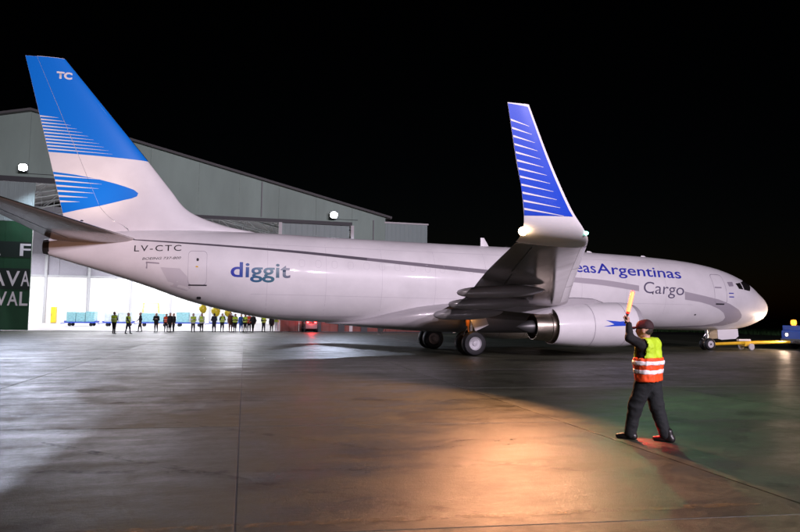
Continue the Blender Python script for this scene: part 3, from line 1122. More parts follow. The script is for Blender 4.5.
    lathe_x('nozzle_shadow_ring', [(17.3, .51), (17.3, .2)], EY, 1.36, 'dark_metal', ENG, 32)
    lathe_x('exhaust_plug', [(17.2, .34), (17.7, .28), (18.1, .14), (18.3, .001)], EY, 1.36, 'dark_metal', ENG, 28)
    for (xr, rr_) in ((13.42, 1.046), (15.02, 1.0)):
        lathe_x('cowl_seam', [(xr, rr_+.004), (xr+.022, rr_+.004)], EY, 1.47, 'line_grey', ENG, 56, 1.05, ez, flatten=.05)
    v, f = [], []
    for (x, zb, zt, w) in ((13.9, 2.3, 2.42, .06), (14.5, 2.2, 2.60, .18), (15.4, 1.98, 2.64, .23), (16.4, 1.9, 2.60, .23), (17.4, 1.92, 2.5, .2), (18.6, 2.02, 2.4, .16), (20.0, 2.15, 2.4, .03)):
        v += [(x, EY-w, zb), (x, EY+w, zb), (x, EY+w*.9, zt), (x, EY, zt+.05), (x, EY-w*.9, zt)]
    for i in range(6):
        for k in range(5):
            f.append((i*5+k, i*5+(k+1) % 5, (i+1)*5+(k+1) % 5, (i+1)*5+k))
    f += [(0, 1, 2, 3, 4), tuple(30+k for k in range(5))[::-1]]
    po = pyobj('pylon', v, f, 'grey_paint', ENG, True, 50)
    if s == 1:
        def nac_y(x, z):
            r = np.interp(x, [12.66, 13.0, 13.6, 14.4, 15.2, 16.0, 16.66], [.985, 1.03, 1.05, 1.04, .985, .90, .82])
            q = (z-ez(x))/r
            return EY+r*1.05*math.sqrt(max(0, 1-q*q))
        k = 0.0
        decal('condor_emblem', [(14.52, 1.68), (14.2, 1.655), (13.82, 1.63), (13.62, 1.645), (13.52, 1.56), (13.36, 1.45), (14.66, 1.40), (14.30, 1.47), (14.12, 1.50), (14.28, 1.58)],
              nac_y, 'deep_blue', ENG, .006, .1)
    # main gear
    gy, gx = 2.86*s, 19.66
    MG = empty('main_gear', (0, 0, 0))
    MG.parent = A
    tube('strut', [(gx, gy, .56), (gx, gy+.02*s, 1.2), (gx-.05, gy+.12*s, 2.15)], [.085, .1, .14], 'strut_metal', MG, 16)
    tube('axle', [(gx, gy-.62, .565), (gx, gy+.62, .565)], .075, 'strut_metal', MG, 12)
    tube('side_brace', [(gx, gy, 1.15), (gx-.1, gy-1.2*s, 1.75)], .05, 'strut_metal', MG, 10)
    tube('torque_link', [(gx+.1, gy, .68), (gx+.38, gy, .95), (gx+.12, gy, 1.25)], .04, 'strut_metal', MG, 8)
    tube('hydraulic_line', [(gx+.1, gy+.12*s, .75), (gx+.16, gy+.14*s, 1.3), (gx+.1, gy+.2*s, 1.9)], .028, 'gear_orange', MG, 8)
    tube('actuator', [(gx+.14, gy+.02, 1.35), (gx+.2, gy+.08*s, 1.75)], .075, 'gear_orange', MG, 10)
    bm = bmesh.new()
    addbox(bm, gx-.62, gx+.1, -.02, .02, -.3, .3, .01)
    bmesh.ops.rotate(bm, verts=bm.verts, cent=(gx, 0, 0), matrix=Matrix.Rotation(R(24), 3, 'Y'))
    bmesh.ops.translate(bm, verts=bm.verts, vec=(-.1, gy+.30*s, 1.42))
    bmobj('gear_door', bm, 'white_paint', MG)
    for dy in (-.43, .43):
        wy = gy+dy
        lathe_axis('tyre', [(-.20, .30), (-.205, .42), (-.19, .50), (-.13, .55), (-.05, .565), (.05, .565), (.13, .55), (.19, .50), (.205, .42), (.20, .30)],
                   (gx, wy, .565), (0, 1, 0), 'rubber', MG, 36, False)
        rm = 'rim_white' if dy*s > 0 and s > 0 else 'rim_tan'
        for d2 in (1, -1):
            lathe_axis('rim', [(.10, .30), (.19, .305), (.195, .28), (.15, .25), (.14, .13), (.19, .11), (.20, .05), (.20, .001)],
                       (gx, wy, .565), (0, d2, 0), rm, MG, 28, False)
# nose gear
NG = empty('nose_gear', (0, 0, 0))
NG.parent = A
tube('strut', [(4.06, 0, .34), (4.06, 0, .75), (4.14, 0, 1.3)], [.055, .07, .085], 'strut_metal', NG, 14)
tube('axle', [(4.06, -.3, .343), (4.06, .3, .343)], .05, 'strut_metal', NG, 10)
tube('drag_brace', [(4.1, 0, .95), (3.2, 0, 1.3)], .045, 'strut_metal', NG, 8)
tube('torque_link', [(4.14, 0, .42), (4.4, 0, .66), (4.17, 0, .9)], .03, 'strut_metal', NG, 8)
for wy in (-.2, .2):
    lathe_axis('tyre', [(-.095, .20), (-.1, .27), (-.085, .315), (-.04, .338), (.04, .338), (.085, .315), (.1, .27), (.095, .20)],
               (4.06, wy, .343), (0, 1, 0), 'rubber', NG, 30, False)
    for d2 in (1, -1):
        lathe_axis('rim', [(.05, .2), (.09, .205), (.092, .18), (.07, .16), (.065, .07), (.1, .055), (.1, .001)], (4.06, wy, .343), (0, d2, 0), 'rim_white', NG, 24, False)
for s in (1, -1):
    v = []
    for y0 in (.43, .46):
        v += [(2.35, s*y0, 1.22), (3.75, s*y0, 1.16), (3.75, s*(y0+.04), .66), (3.5, s*(y0+.045), .60), (2.55, s*(y0+.045), .66), (2.35, s*(y0+.04), .8)]
    o = pyobj('gear_door', v, [(0, 1, 2, 3, 4, 5), (11, 10, 9, 8, 7, 6)]+[(i, 6+i, 6+(i+1) % 6, (i+1) % 6) for i in range(6)], 'white_paint', NG)
lathe_axis('taxi_light', [(0, .07), (.05, .075), (.07, .06), (.075, .001)], (3.98, 0, .95), (-1, 0, -.1), 'chrome', NG, 14)

# fin and rudder
FZ = [5.1, 5.52, 5.77, 6.17, 6.5, 7.33, 8.6, 12.6, 12.9]
FLp = pchip(FZ[:7]+[9.8], [28.6, 29.0, 30.44, 31.77, 32.38, 33.08, 34.1, 34.1+1.2*.8326])


def FL(z):
    return FLp(z) if z < 9.2 else 34.1+(z-8.6)*.8326


FT = pchip([5.1, 5.9, 8.7, 12.9], [37.2, 37.42, 38.14, 39.24])
FH = pchip([5.1, 6.5, 9, 12.9], [.30, .27, .19, .085])


def fin_y(x, z):
    l, t = FL(z), FT(z)
    c = min(1, max(0, (x-l)/(t-l)))
    return FH(z)*naca(c)/.5


def fin_loft(name, zs, c0, c1, nc):
    v, f = [], []
    cs = [c0+(c1-c0)*((i/nc)**2.2 if c0 == 0 else i/nc) for i in range(nc+1)]
    ring = 2*nc+2
    for z in zs:
        l, t = FL(z), FT(z)
        P = [(l+(t-l)*c, FH(z)*naca(c)/.5, z) for c in cs]
        v += P+[(x, -y, zz) for x, y, zz in P[::-1]]
    for i in range(len(zs)-1):
        for k in range(ring):
            f.append((i*ring+k, i*ring+(k+1) % ring, (i+1)*ring+(k+1) % ring, (i+1)*ring+k))
    f += [tuple(range(ring)), tuple((len(zs)-1)*ring+k for k in range(ring))[::-1]]
    o = pyobj(name, v, f, 'white_paint', A, True, 40)
    bm = bmesh.new()
    bm.from_mesh(o.data)
    bmesh.ops.remove_doubles(bm, verts=bm.verts, dist=1e-4)
    bmesh.ops.recalc_face_normals(bm, faces=bm.faces)
    bm.to_mesh(o.data)
    bm.free()
    return o


FIN = fin_loft('tail_fin', [5.1+7.8*i/60 for i in range(61)], 0, .70, 24)
RUD = fin_loft('rudder', [4.9+7.98*i/44 for i in range(45)], .703, 1.0, 6)


def hinge(z):
    return FL(z)+.7015*(FT(z)-FL(z))


def clip(poly, side):
    """keep the part of an (x, z) polygon before (side -1) or behind (+1) the rudder hinge"""
    def d(p):
        return side*(p[0]-(hinge(p[1])+side*.004))
    out = []
    for i in range(len(poly)):
        p, q = poly[i], poly[(i+1) % len(poly)]
        a, b = d(p), d(q)
        if a >= 0:
            out.append(p)
        if a*b < 0:
            t = a/(a-b)
            out.append((p[0]+(q[0]-p[0])*t, p[1]+(q[1]-p[1])*t))
    return out


def fin_decal(name, poly, m, off, sides=(1, -1)):
    for sgn, par in ((-1, FIN), (1, RUD)):
        p = clip(poly, sgn)
        if len(p) < 3:
            continue
        for sy in sides:
            o = decal(name, p, fin_y, m, par, off, .25)
            if sy < 0:
                o.scale.y = -1


def fin_field(name, zlo, zhi, c0, c1, nc, par):
    for sy in (1, -1):
        v, f = [], []
        cs = [c0+(c1-c0)*((i/nc)**2.2 if c0 == 0 else i/nc) for i in range(nc+1)]
        for j in range(41):
            for c in cs:
                z = zlo(c)+(zhi-zlo(c))*j/40
                l, t = FL(z), FT(z)
                v.append((l+(t-l)*c-(.006*(1-c/.02) if c < .02 else 0), sy*(FH(z)*naca(c)/.5+(.006 if c > 0 else .0)), z))
        n = nc+1
        for j in range(40):
            for i in range(nc):
                q = (j*n+i, j*n+i+1, (j+1)*n+i+1, (j+1)*n+i)
                f.append(q if sy < 0 else q[::-1])
        pyobj(name, v, f, 'tail_blue', par, True)


fin_field('blue_field', lambda c: 8.575+.14*c, 12.885, 0.0, .6985, 24, FIN)
fin_field('blue_field', lambda c: 8.575+.14*c, 12.875, .7045, .998, 8, RUD)
sw = [(FT(7.85)-.004, 7.85), (37.0, 7.76), (36.02, 7.60), (35.4, 7.46), (34.99, 7.35), (34.6, 7.22), (34.42, 7.08), (34.46, 6.94), (34.68, 6.83), (34.97, 6.75), (35.5, 6.58), (35.97, 6.44), (36.8, 6.24), (FT(6.05)-.004, 6.06)]
fin_decal('blue_swoosh', sw, 'tail_blue', .004)
for i in range(11):
    z = 8.84+i*.142
    t = i/10
    xe = 35.55+2.25*t**1.15
    xt = FT(z)-.008
    fin_decal('white_stripe', [(xt, z+.035), (xt, z-.03), (xe, z-.085+.05*t), (xe, z-.080+.05*t)], 'decal_white', .010, (1,))
for i in range(6):
    z = 7.70-i*.225
    t = i/5
    xe = 35.9+.9*t**2
    xt = FT(z)-.008
    fin_decal('white_stripe', [(xt, z+.045), (xt, z-.04), (xe, z-.10+.10*i/5), (xe, z-.095+.10*i/5)], 'decal_white', .010, (1,))
text_decal('lettering', 'TC', 37.95, 37.33, 11.98, 11.98, .29, fin_y, 'decal_white', FIN, .012, 0, .05, 1.0, .4)
tube('leading_edge', [(FL(z)-.004, 0, z) for z in [8.6+4.25*i/20 for i in range(21)]], .018, 'bare_metal', FIN, 8)

# tailplanes
for s in (1, -1):
    secs = []
    for i in range(13):
        t = i/12
        y = .45+(7.1-.45)*t
        secs.append(((34.2+(38.62-34.2)*t, s*y, 4.92+.86*t), (37.72+(39.42-37.72)*t, s*y, 4.86+.9*t), (0, 0, 1), .10, -.004))
    TP = airfoil_loft('tailplane', secs, 'wing_grey', A, 16)
    v, f = [], []
    for i in range(9):
        t = .1+.85*i/8
        y = .45+6.65*t
        l, te = 34.2+4.42*t, 37.72+1.7*t
        for dx in (0, .03):
            q = .72+dx/(te-l)
            v.append((l+(te-l)*q, s*y, 4.92+.86*t+(-.06+.04*t)*q-naca(q)*.1*(te-l)*.9-.004*4*q*(1-q)*(te-l)-.006))
    for i in range(8):
        f.append((2*i, 2*i+1, 2*i+3, 2*i+2))
    pyobj('elevator_gap', v, f, 'dark_metal', TP)
    tube('leading_edge', [(34.2+4.42*t-.004, s*(.45+6.65*t), 4.92+.86*t) for t in [.05+.93*i/12 for i in range(13)]], .02, 'bare_metal', TP, 8)
    # logo lamp lighting the fin
    LG = lathe_axis('logo_lamp', [(0, .06), (.03, .055), (.05, .03), (.055, .001)], (36.2, s*2.6, 5.42), (0, 0, 1), 'glass_dark', TP, 12)

# lamps carried by the aircraft
WARM = (1.0, 0.43, 0.21)
lamp('logo_lamp_light', 'SPOT', (36.1, 2.7, 5.62), 190, (1.0, 0.76, 0.62), (36.6, 0.1, 9.0), .05, 110, .9)
lamp('tail_position_lamp', 'SPOT', (24.48, 17.30, 3.80), 3300, WARM, (34.4, 19.2, 1.4), .09, 160, .3)
lamp('green_position_lamp', 'SPOT', (22.33, 17.40, 3.80), 520, (0.14, 1.0, 0.42), (15.0, 25.0, 1.5), .05, 176, .8)
lamp('wheel_well_lamp', 'POINT', (19.95, 3.35, 1.75), 6, (1.0, 0.42, 0.08), None, .04)

# ------------------------------------------------------------------ people: one smooth surface from a set of tapered bones


def surface_nets(F, o, h):
    """vertices and quads of F = 0 on a regular grid"""
    nx, ny, nz = F.shape
    ins = F < 0
    c = np.zeros((nx-1, ny-1, nz-1), int)
    for dx in (0, 1):
        for dy in (0, 1):
            for dz in (0, 1):
                c += ins[dx:nx-1+dx, dy:ny-1+dy, dz:nz-1+dz]
    act = (c > 0) & (c < 8)
    idx = -np.ones(act.shape, int)
    cells = np.argwhere(act)
    idx[act] = np.arange(len(cells))
    acc = np.zeros((len(cells), 3))
    cnt = np.zeros(len(cells))
    corners = [(a, b, d) for a in (0, 1) for b in (0, 1) for d in (0, 1)]
    for p in corners:
        for ax in range(3):
            if p[ax]:
                continue
            q = list(p)
            q[ax] = 1
            A0 = F[cells[:, 0]+p[0], cells[:, 1]+p[1], cells[:, 2]+p[2]]
            B0 = F[cells[:, 0]+q[0], cells[:, 1]+q[1], cells[:, 2]+q[2]]
            m = (A0 < 0) != (B0 < 0)
            t = np.where(m, A0/np.where(m, A0-B0, 1), 0)
            pt = np.tile(np.array(p, float), (len(cells), 1))
            pt[:, ax] += t
            acc[m] += pt[m]
            cnt[m] += 1
    V = (cells+acc/cnt[:, None])*h+np.array(o)
    Q = []
    for ax in range(3):
        a1, a2 = (ax+1) % 3, (ax+2) % 3
        sl0 = [slice(1, n-1) for n in F.shape]
        sl1 = [slice(1, n-1) for n in F.shape]
        sl0[ax] = slice(0, F.shape[ax]-1)
        sl1[ax] = slice(1, F.shape[ax])
        a, b = ins[tuple(sl0)], ins[tuple(sl1)]
        for flip, mask in ((False, a & ~b), (True, ~a & b)):
            E_ = np.argwhere(mask)
            E_[:, a1] += 1
            E_[:, a2] += 1
            if not len(E_):
                continue
            u1 = np.zeros(3, int)
            u1[a1] = 1
            u2 = np.zeros(3, int)
            u2[a2] = 1
            q = [idx[tuple((E_-d).T)] for d in (u1+u2, u2, 0*u1, u1)]
            q = np.stack(q, 1)
            if flip:
                q = q[:, ::-1]
            Q.append(q)
    return V, np.concatenate(Q)


def bone_field(P, bones, k):
    F = None
    best = None
    mid = None
    for (a, b, ra, rb, m) in bones:
        a, b = np.array(a, float), np.array(b, float)
        ab = b-a
        t = np.clip(((P-a)@ab)/max(1e-9, ab@ab), 0, 1)
        d = np.linalg.norm(P-(a+t[..., None]*ab), axis=-1)-(ra+(rb-ra)*t)
        if F is None:
            F, best, mid = d, d.copy(), np.full(d.shape, m)
        else:
            mid = np.where(d < best, m, mid)
            best = np.minimum(best, d)
            hh = np.clip(.5+.5*(F-d)/k, 0, 1)
            F = F*(1-hh)+d*hh-k*hh*(1-hh)
    return F, mid


def bone_mesh(bones, h, k, pad=.05, cut=None, inflate=0.0):
    pts = np.array([p for b in bones for p in b[:2]])
    rr = max(max(b[2], b[3]) for b in bones)+pad+inflate
    lo, hi = pts.min(0)-rr, pts.max(0)+rr
    n = np.ceil((hi-lo)/h).astype(int)+1
    g = np.stack(np.meshgrid(*[lo[i]+h*np.arange(n[i]) for i in range(3)], indexing='ij'), -1)
    F, mid = bone_field(g, bones, k)
    F = F-inflate
    if cut is not None:
        F = np.maximum(F, cut(g))
    V, Q = surface_nets(F, lo, h)
    C_ = V[Q].mean(1)
    _, fm = bone_field(C_, bones, k)
    return V, Q, fm


def bones_obj(name, bones, mats, h, k, parent=None, cut=None, inflate=0.0, extra=None):
    V, Q, fm = bone_mesh(bones, h, k, .05, cut, inflate)
    V, Q, fm = V.tolist(), Q.tolist(), fm.tolist()
    for (b2, h2, k2) in (extra or []):
        v2, q2, f2 = bone_mesh(b2, h2, k2)
        n = len(V)
        V += v2.tolist()
        Q += (q2+n).tolist()
        fm += f2.tolist()
    o = pyobj(name, V, Q, mats, parent, True)
    o.data.polygons.foreach_set('material_index', fm)
    return o


def crumple(o, amp, sx, sz, seed=0.0, zlim=(-9, 9)):
    """cloth folds: push vertices along their normals by stretched ridged noise"""
    from mathutils import noise as N_
    nr = [v.normal.copy() for v in o.data.vertices]
    for v, n in zip(o.data.vertices, nr):
        if not zlim[0] < v.co.z < zlim[1]:
            continue
        p = Vector((v.co.x*sx+seed, v.co.y*sx, v.co.z*sz))
        r = 1-abs(N_.noise(p))*2.2
        r += .5*(1-abs(N_.noise(p*2.1+Vector((3, 1, 7))))*2.2)
        v.co += n*amp*(r-.6)
    o.data.update()


# torso bones in the person's own frame: x forward, y left, z up
def torso_bones(m, lean=0.0, w=1.0, z0=.92):
    return [((0, .075*w, z0), (lean*.5, .085*w, z0+.25), .125, .13, m), ((0, -.075*w, z0), (lean*.5, -.085*w, z0+.25), .125, .13, m),
            ((lean*.5, .085*w, z0+.25), (lean, .115*w, z0+.47), .13, .105, m), ((lean*.5, -.085*w, z0+.25), (lean, -.115*w, z0+.47), .13, .105, m),
            ((lean, -.15*w, z0+.5), (lean, .15*w, z0+.5), .085, .085, m)]


def head_bones(hx, hy, hz, skin, hair, yaw=0.0, neck=(0, 0, 1.42)):
    c, s = math.cos(yaw), math.sin(yaw)

    def P(x, y, z):
        return (hx+c*x-s*y, hy+s*x+c*y, hz+z)
    return [(neck, P(-.01, 0, -.05), .062, .058, skin), (P(-.02, 0, .045), P(.02, 0, .03), .094, .086, skin),
            (P(.045, 0, -.03), P(.052, 0, -.075), .06, .042, skin), (P(.098, 0, .01), P(.112, 0, -.022), .013, .017, skin),
            (P(.092, .032, .022), P(.092, .032, .022), .012, .012, hair), (P(.092, -.032, .022), P(.092, -.032, .022), .012, .012, hair),
            (P(.092, .02, -.062), P(.092, -.02, -.062), .011, .011, skin),
            (P(0, .09, .0), P(0, .092, -.03), .022, .018, skin), (P(0, -.09, .0), P(0, -.092, -.03), .022, .018, skin),
            (P(-.045, 0, .055), P(-.05, 0, .0), .085, .075, hair), (P(-.01, 0, .085), P(.02, 0, .085), .072, .06, hair)]


GROUP = 'onlookers standing at the hangar doorway'


def bystander(x, y, rz, label, top, legs, vest=None, hair='hair', h=1.74, pose=0, group=GROUP):
    sc = h/1.76
    sw_ = .05 if pose != 2 else .16
    arms = {0: [((0, .2, 1.40), (.0, .25, 1.12)), ((.0, .25, 1.12), (.05, .24, .87)), ((0, -.2, 1.40), (.0, -.25, 1.12)), ((.0, -.25, 1.12), (.05, -.24, .87))],
            1: [((0, .2, 1.40), (.03, .26, 1.13)), ((.03, .26, 1.13), (.26, .08, 1.2)), ((0, -.2, 1.40), (.03, -.26, 1.13)), ((.03, -.26, 1.13), (.26, -.08, 1.2))],
            2: [((0, .2, 1.40), (-.1, .26, 1.14)), ((-.1, .26, 1.14), (.02, .27, .9)), ((0, -.2, 1.40), (.1, -.26, 1.14)), ((.1, -.26, 1.14), (.27, -.22, .97))],
            3: [((0, .2, 1.40), (.12, .26, 1.16)), ((.12, .26, 1.16), (.24, .14, 1.46)), ((0, -.2, 1.40), (.12, -.26, 1.16)), ((.12, -.26, 1.16), (.24, -.14, 1.46))]}[pose]
    B = torso_bones(0)
    for i in range(4):
        B.append((arms[i][0], arms[i][1], .062 if i % 2 == 0 else .05, .05 if i % 2 == 0 else .04, 0))
    for i in (1, 3):
        e = Vector(arms[i][1])
        d = (e-Vector(arms[i][0])).normalized()
        B.append((tuple(e+d*.02), tuple(e+d*.12), .04, .034, 2))
    for sg in (1, -1):
        fxx = sw_*sg
        B += [((0, .09*sg, .88), (fxx*.6+.02, .1*sg, .48), .1, .07, 1), ((fxx*.6+.02, .1*sg, .48), (fxx, .11*sg, .08), .066, .045, 1),
              ((fxx-.02, .11*sg, .045), (fxx+.16, .13*sg, .035), .045, .04, 3)]
    B += head_bones(.02, 0, 1.62, 2, 4)
    o = bones_obj('person', B, [top, legs, 'skin', 'leather', hair], .034, .045)
    o.location = (x, y, 0)
    o.rotation_euler = (0, 0, rz)
    o.scale = (sc, sc, sc)
    props(o, label, 'person', group)
    if vest:
        TB = torso_bones(0)
        vo = bones_obj('safety_vest', TB, [vest], .034, .05, o, lambda g: np.maximum(.93-g[..., 2], g[..., 2]-1.47), .028)
        SB = torso_bones(0)
        for zz in (1.03, 1.2):
            bones_obj('reflective_band', SB, ['reflective'], .03, .05, o, lambda g, zz=zz: np.abs(g[..., 2]-zz)-.026, .04)
    return o


TOCAM = math.atan2(30.6+32, 30.9-33)
AWAY = TOCAM+math.pi
bystander(38.95, -26.5, TOCAM+2.6, 'person in a yellow safety vest nearest the green door, ahead of the others', 'cloth_navy', 'cloth_black', 'vest_yellow', h=1.8, pose=1)
bystander(37.95, -27.0, TOCAM+1.2, 'person in a yellow vest, second from the green door, walking', 'cloth_navy', 'cloth_navy', 'vest_yellow', h=1.72, pose=2)
bystander(37.6, -32.5, TOCAM-1.4, 'slim person in dark clothes, third from the green door', 'cloth_navy', 'cloth_black', None, h=1.76, pose=2)
bystander(36.19, -32.0, TOCAM, 'person all in black standing alone left of the one in orange', 'cloth_black', 'cloth_black', None, h=1.72, pose=1)
bystander(35.35, -32.2, TOCAM+.4, 'person in an orange vest beside two people in black coats', 'cloth_black', 'cloth_navy', 'vest_orange', h=1.66, pose=0)
bystander(34.98, -31.8, TOCAM-.5, 'person in a black coat standing just right of the left orange vest', 'cloth_black', 'cloth_black', None, h=1.74, pose=0)
bystander(34.72, -32.6, TOCAM-.9, 'person in a black coat at the right edge of the left cluster', 'cloth_black', 'cloth_black', None, h=1.7, pose=0)
bystander(32.97, -31.5, TOCAM+.3, 'left one of the pair in yellow vests at mid doorway', 'cloth_white', 'cloth_black', 'vest_yellow', h=1.72, pose=1)
bystander(32.23, -31.8, TOCAM-.2, 'right one of the pair in yellow vests, below the leftmost balloon', 'cloth_white', 'cloth_black', 'vest_yellow', h=1.74, pose=3)
bystander(31.12, -32.0, AWAY+.3, 'broad person in a navy jacket below the middle balloon', 'cloth_navy', 'cloth_navy', None, h=1.74, pose=1)
bystander(30.4, -32.3, TOCAM+.2, 'person in a yellow vest with raised hands below the rightmost balloon', 'cloth_navy', 'cloth_navy', 'vest_yellow', h=1.74, pose=3)
bystander(29.61, -33.2, TOCAM, 'person in a brown coat at the back between two yellow vests', 'cloth_brown', 'cloth_brown', None, h=1.84, pose=0)
bystander(29.23, -32.0, TOCAM-.4, 'person in a dark green jacket and yellow vest left of the blue jacket', 'cloth_trousers', 'cloth_black', 'vest_yellow', h=1.72, pose=1)
bystander(28.66, -32.6, TOCAM+.3, 'person in a bright blue jacket in the right cluster', 'cloth_blue', 'cloth_blue', None, h=1.7, pose=0)
bystander(28.33, -31.7, TOCAM+.8, 'person in a yellow vest between the blue jacket and the orange vest', 'cloth_black', 'cloth_black', 'vest_yellow', h=1.72, pose=1)
bystander(27.91, -32.8, TOCAM, 'person in an orange vest in the right cluster', 'cloth_red', 'cloth_navy', 'vest_orange', h=1.75, pose=0)
bystander(27.58, -32.0, TOCAM-.6, 'person in black with legs apart right of the right orange vest', 'cloth_black', 'cloth_black', None, h=1.72, pose=2)
bystander(26.59, -32.2, TOCAM+.5, 'person in a yellow vest standing apart near the brown door', 'cloth_black', 'cloth_navy', 'vest_yellow', h=1.7, pose=1)
bystander(25.79, -32.8, TOCAM, 'short person in black second from the brown door', 'cloth_black', 'cloth_black', None, h=1.58, pose=0)
bystander(25.3, -33.0, TOCAM-.3, 'person in white with a yellow vest right beside the brown door', 'cloth_white', 'cloth_white', 'vest_yellow', h=1.8, pose=1)

# marshaller in the foreground, his back half turned, left arm raised with a lit wand
MX, MY, MR = 24.62, 22.2, -0.95
B = torso_bones(0, 0.0, 1.3, .93)
SHL, ELB, HND = (0.02, .225, 1.43), (.17, .30, 1.53), (.215, .20, 1.73)
B += [(SHL, ELB, .082, .066, 0), (ELB, HND, .062, .046, 0)]
SHR, ELR, HNR = (0.03, -.225, 1.42), (.03, -.29, 1.16), (.16, -.2, .98)
B += [(SHR, ELR, .075, .06, 0), (ELR, HNR, .058, .046, 0)]
FTL, FTR = (.30, .07), (-.20, -.09)
B += [((.02, .095, .92), (.17, .085, .52), .14, .108, 1), ((.17, .085, .52), (.265, .07, .10), .105, .085, 1),
      ((-.01, -.095, .92), (-.08, -.09, .52), .14, .108, 1), ((-.08, -.09, .52), (-.195, -.09, .12), .105, .085, 1)]
B += [((.24, .07, .06), (.26, .07, .12), .055, .06, 1), ((-.20, -.09, .08), (-.195, -.09, .14), .055, .06, 1)]
B += head_bones(.05, .0, 1.645, 2, 3, 0.15, (0.01, 0, 1.43))


def hand(wrist, fwd, palm_up, thumb_dir, m):
    """palm, five bent fingers closing round a grip"""
    w, f_, n_ = Vector(wrist), Vector(fwd).normalized(), Vector(palm_up).normalized()
    sd_ = f_.cross(n_).normalized()
    bl = []
    pc = w+f_*.05
    for q in (-.028, -.009, .010, .029):
        bl.append((tuple(w+f_*.0), tuple(pc+sd_*q+f_*.035), .022, .014, m))
    for q, ln in ((-.031, .78), (-.010, .95), (.011, 1.0), (.032, .92)):
        k0 = pc+sd_*q+f_*.04
        k1 = k0+(f_*.55+n_*.75).normalized()*.042*ln
        k2 = k1+(n_*.8-f_*.6).normalized()*.028*ln
        k3 = k2+(-f_*1.0-n_*.25).normalized()*.022*ln
        bl += [(tuple(k0), tuple(k1), .0105, .0095, m), (tuple(k1), tuple(k2), .0095, .0088, m), (tuple(k2), tuple(k3), .0088, .0078, m)]
    t0 = w+f_*.02+sd_*.028*thumb_dir
    t1 = t0+(sd_*.8*thumb_dir+f_*.5+n_*.5).normalized()*.035
    t2 = t1+(f_*.6+n_*.8-sd_*.35*thumb_dir).normalized()*.032
    bl += [(tuple(t0), tuple(t1), .014, .0115, m), (tuple(t1), tuple(t2), .0115, .0095, m)]
    return bl


hl = hand((.222, .192, 1.745), (.12, -.12, .97), (.95, .1, -.1), 1, 2)
hr = hand((.168, -.195, .965), (.5, .3, -.8), (.1, .95, -.1), 1, 2)
MAR = bones_obj('person', B, ['cloth_black', 'cloth_trousers', 'skin', 'hair'], .0135, .035, None, None, 0, [(hl, .005, .008), (hr, .005, .008)])
crumple(MAR, .0075, 5, 8, 1.3, (.14, 1.5))
MAR.location = (MX, MY, 0)
MAR.rotation_euler = (0, 0, MR)
props(MAR, 'marshaller in cap and yellow and orange safety vest raising a glowing wand', 'person')
VB = torso_bones(0, 0.0, 1.3, .93)


def vest_cut(zlo, zhi, arm=True):
    def c(g):
        d = np.maximum(zlo-g[..., 2], g[..., 2]-zhi)
        if arm:
            for a, b, r in ((SHL, ELB, .115), ((.0, .19, 1.40), (.1, .3, 1.2), .10), (SHR, ELR, .1)):
                a, b = np.array(a), np.array(b)
                t = np.clip(((g-a)@(b-a))/((b-a)@(b-a)), 0, 1.5)
                d = np.maximum(d, r-np.linalg.norm(g-(a+t[..., None]*(b-a)), axis=-1))
            d = np.maximum(d, .10-np.linalg.norm(g-np.array((.05, 0, 1.55)), axis=-1))
        return d
    return c


VES = bones_obj('safety_vest', VB, ['vest_yellow'], .0135, .05, MAR, vest_cut(1.235, 1.53), .036)
crumple(VES, .010, 7, 6, 4.0)
op = bones_obj('orange_panel', VB, ['vest_orange'], .0135, .05, VES, vest_cut(.89, 1.238, False), .042)
crumple(op, .012, 8, 4, 2.0)
for zz in (1.035, 1.165):
    rb = bones_obj('reflective_band', VB, ['reflective'], .0125, .05, VES, vest_cut(zz-.03, zz+.03, False), .051)
    crumple(rb, .012, 8, 4, 2.0)
HC = Vector((.05, 0, 1.645))


def cp(x, y, z):
    c, s = math.cos(.15), math.sin(.15)
    return (HC.x+c*x-s*y, HC.y+s*x+c*y, HC.z+z)


CAP = bones_obj('cap', [(cp(-.03, 0, .06), cp(.02, 0, .055), .107, .101, 0), (cp(-.03, 0, .02), cp(-.02, 0, .02), .098, .098, 0)], ['cap_cloth'], .012, .03, MAR,
                lambda g: (HC.z+.02)-g[..., 2])
bones_obj('peak', [(cp(.085, -.04, .045), cp(.16, -.02, .03), .02, .014, 0), (cp(.085, .04, .045), cp(.16, .02, .03), .02, .014, 0), (cp(.16, -.02, .03), cp(.16, .02, .03), .014, .014, 0)],
          ['cap_cloth'], .009, .03, CAP)
for (fx_, fy_) in (FTL, FTR):
    bones_obj('boot', [((fx_-.09, fy_, .05), (fx_+.06, fy_, .045), .052, .045, 0), ((fx_+.05, fy_, .045), (fx_+.15, fy_+.01, .035), .046, .036, 0),
                       ((fx_-.07, fy_, .05), (fx_-.05, fy_, .15), .05, .058, 0)], ['leather'], .011, .03, MAR, lambda g: .002-g[..., 2])


def wand(loc, direction, label):
    d = Vector(direction).normalized()
    q = d.to_track_quat('Z', 'Y')
    W_ = empty('signal_wand', loc)
    W_.rotation_euler = q.to_euler()
    props(W_, label, 'wand')
    lathe_axis('handle', [(-.07, .012), (-.068, .016), (.06, .016), (.065, .02), (.085, .021), (.09, .014)], (0, 0, 0), (0, 0, 1), 'dark_metal', W_, 14)
    lathe_axis('collar', [(.086, .014), (.088, .027), (.115, .026), (.118, .02)], (0, 0, 0), (0, 0, 1), 'wand_red', W_, 16)
    lathe_axis('light_tube', [(.116, .018), (.118, .027), (.40, .029), (.425, .02), (.43, .001)], (0, 0, 0), (0, 0, 1), 'wand_glow', W_, 16)
    lathe_axis('diffuser', [(.117, .026), (.12, .034), (.42, .036), (.445, .025), (.45, .001)], (0, 0, 0), (0, 0, 1), 'wand_shell', W_, 18)
    return W_


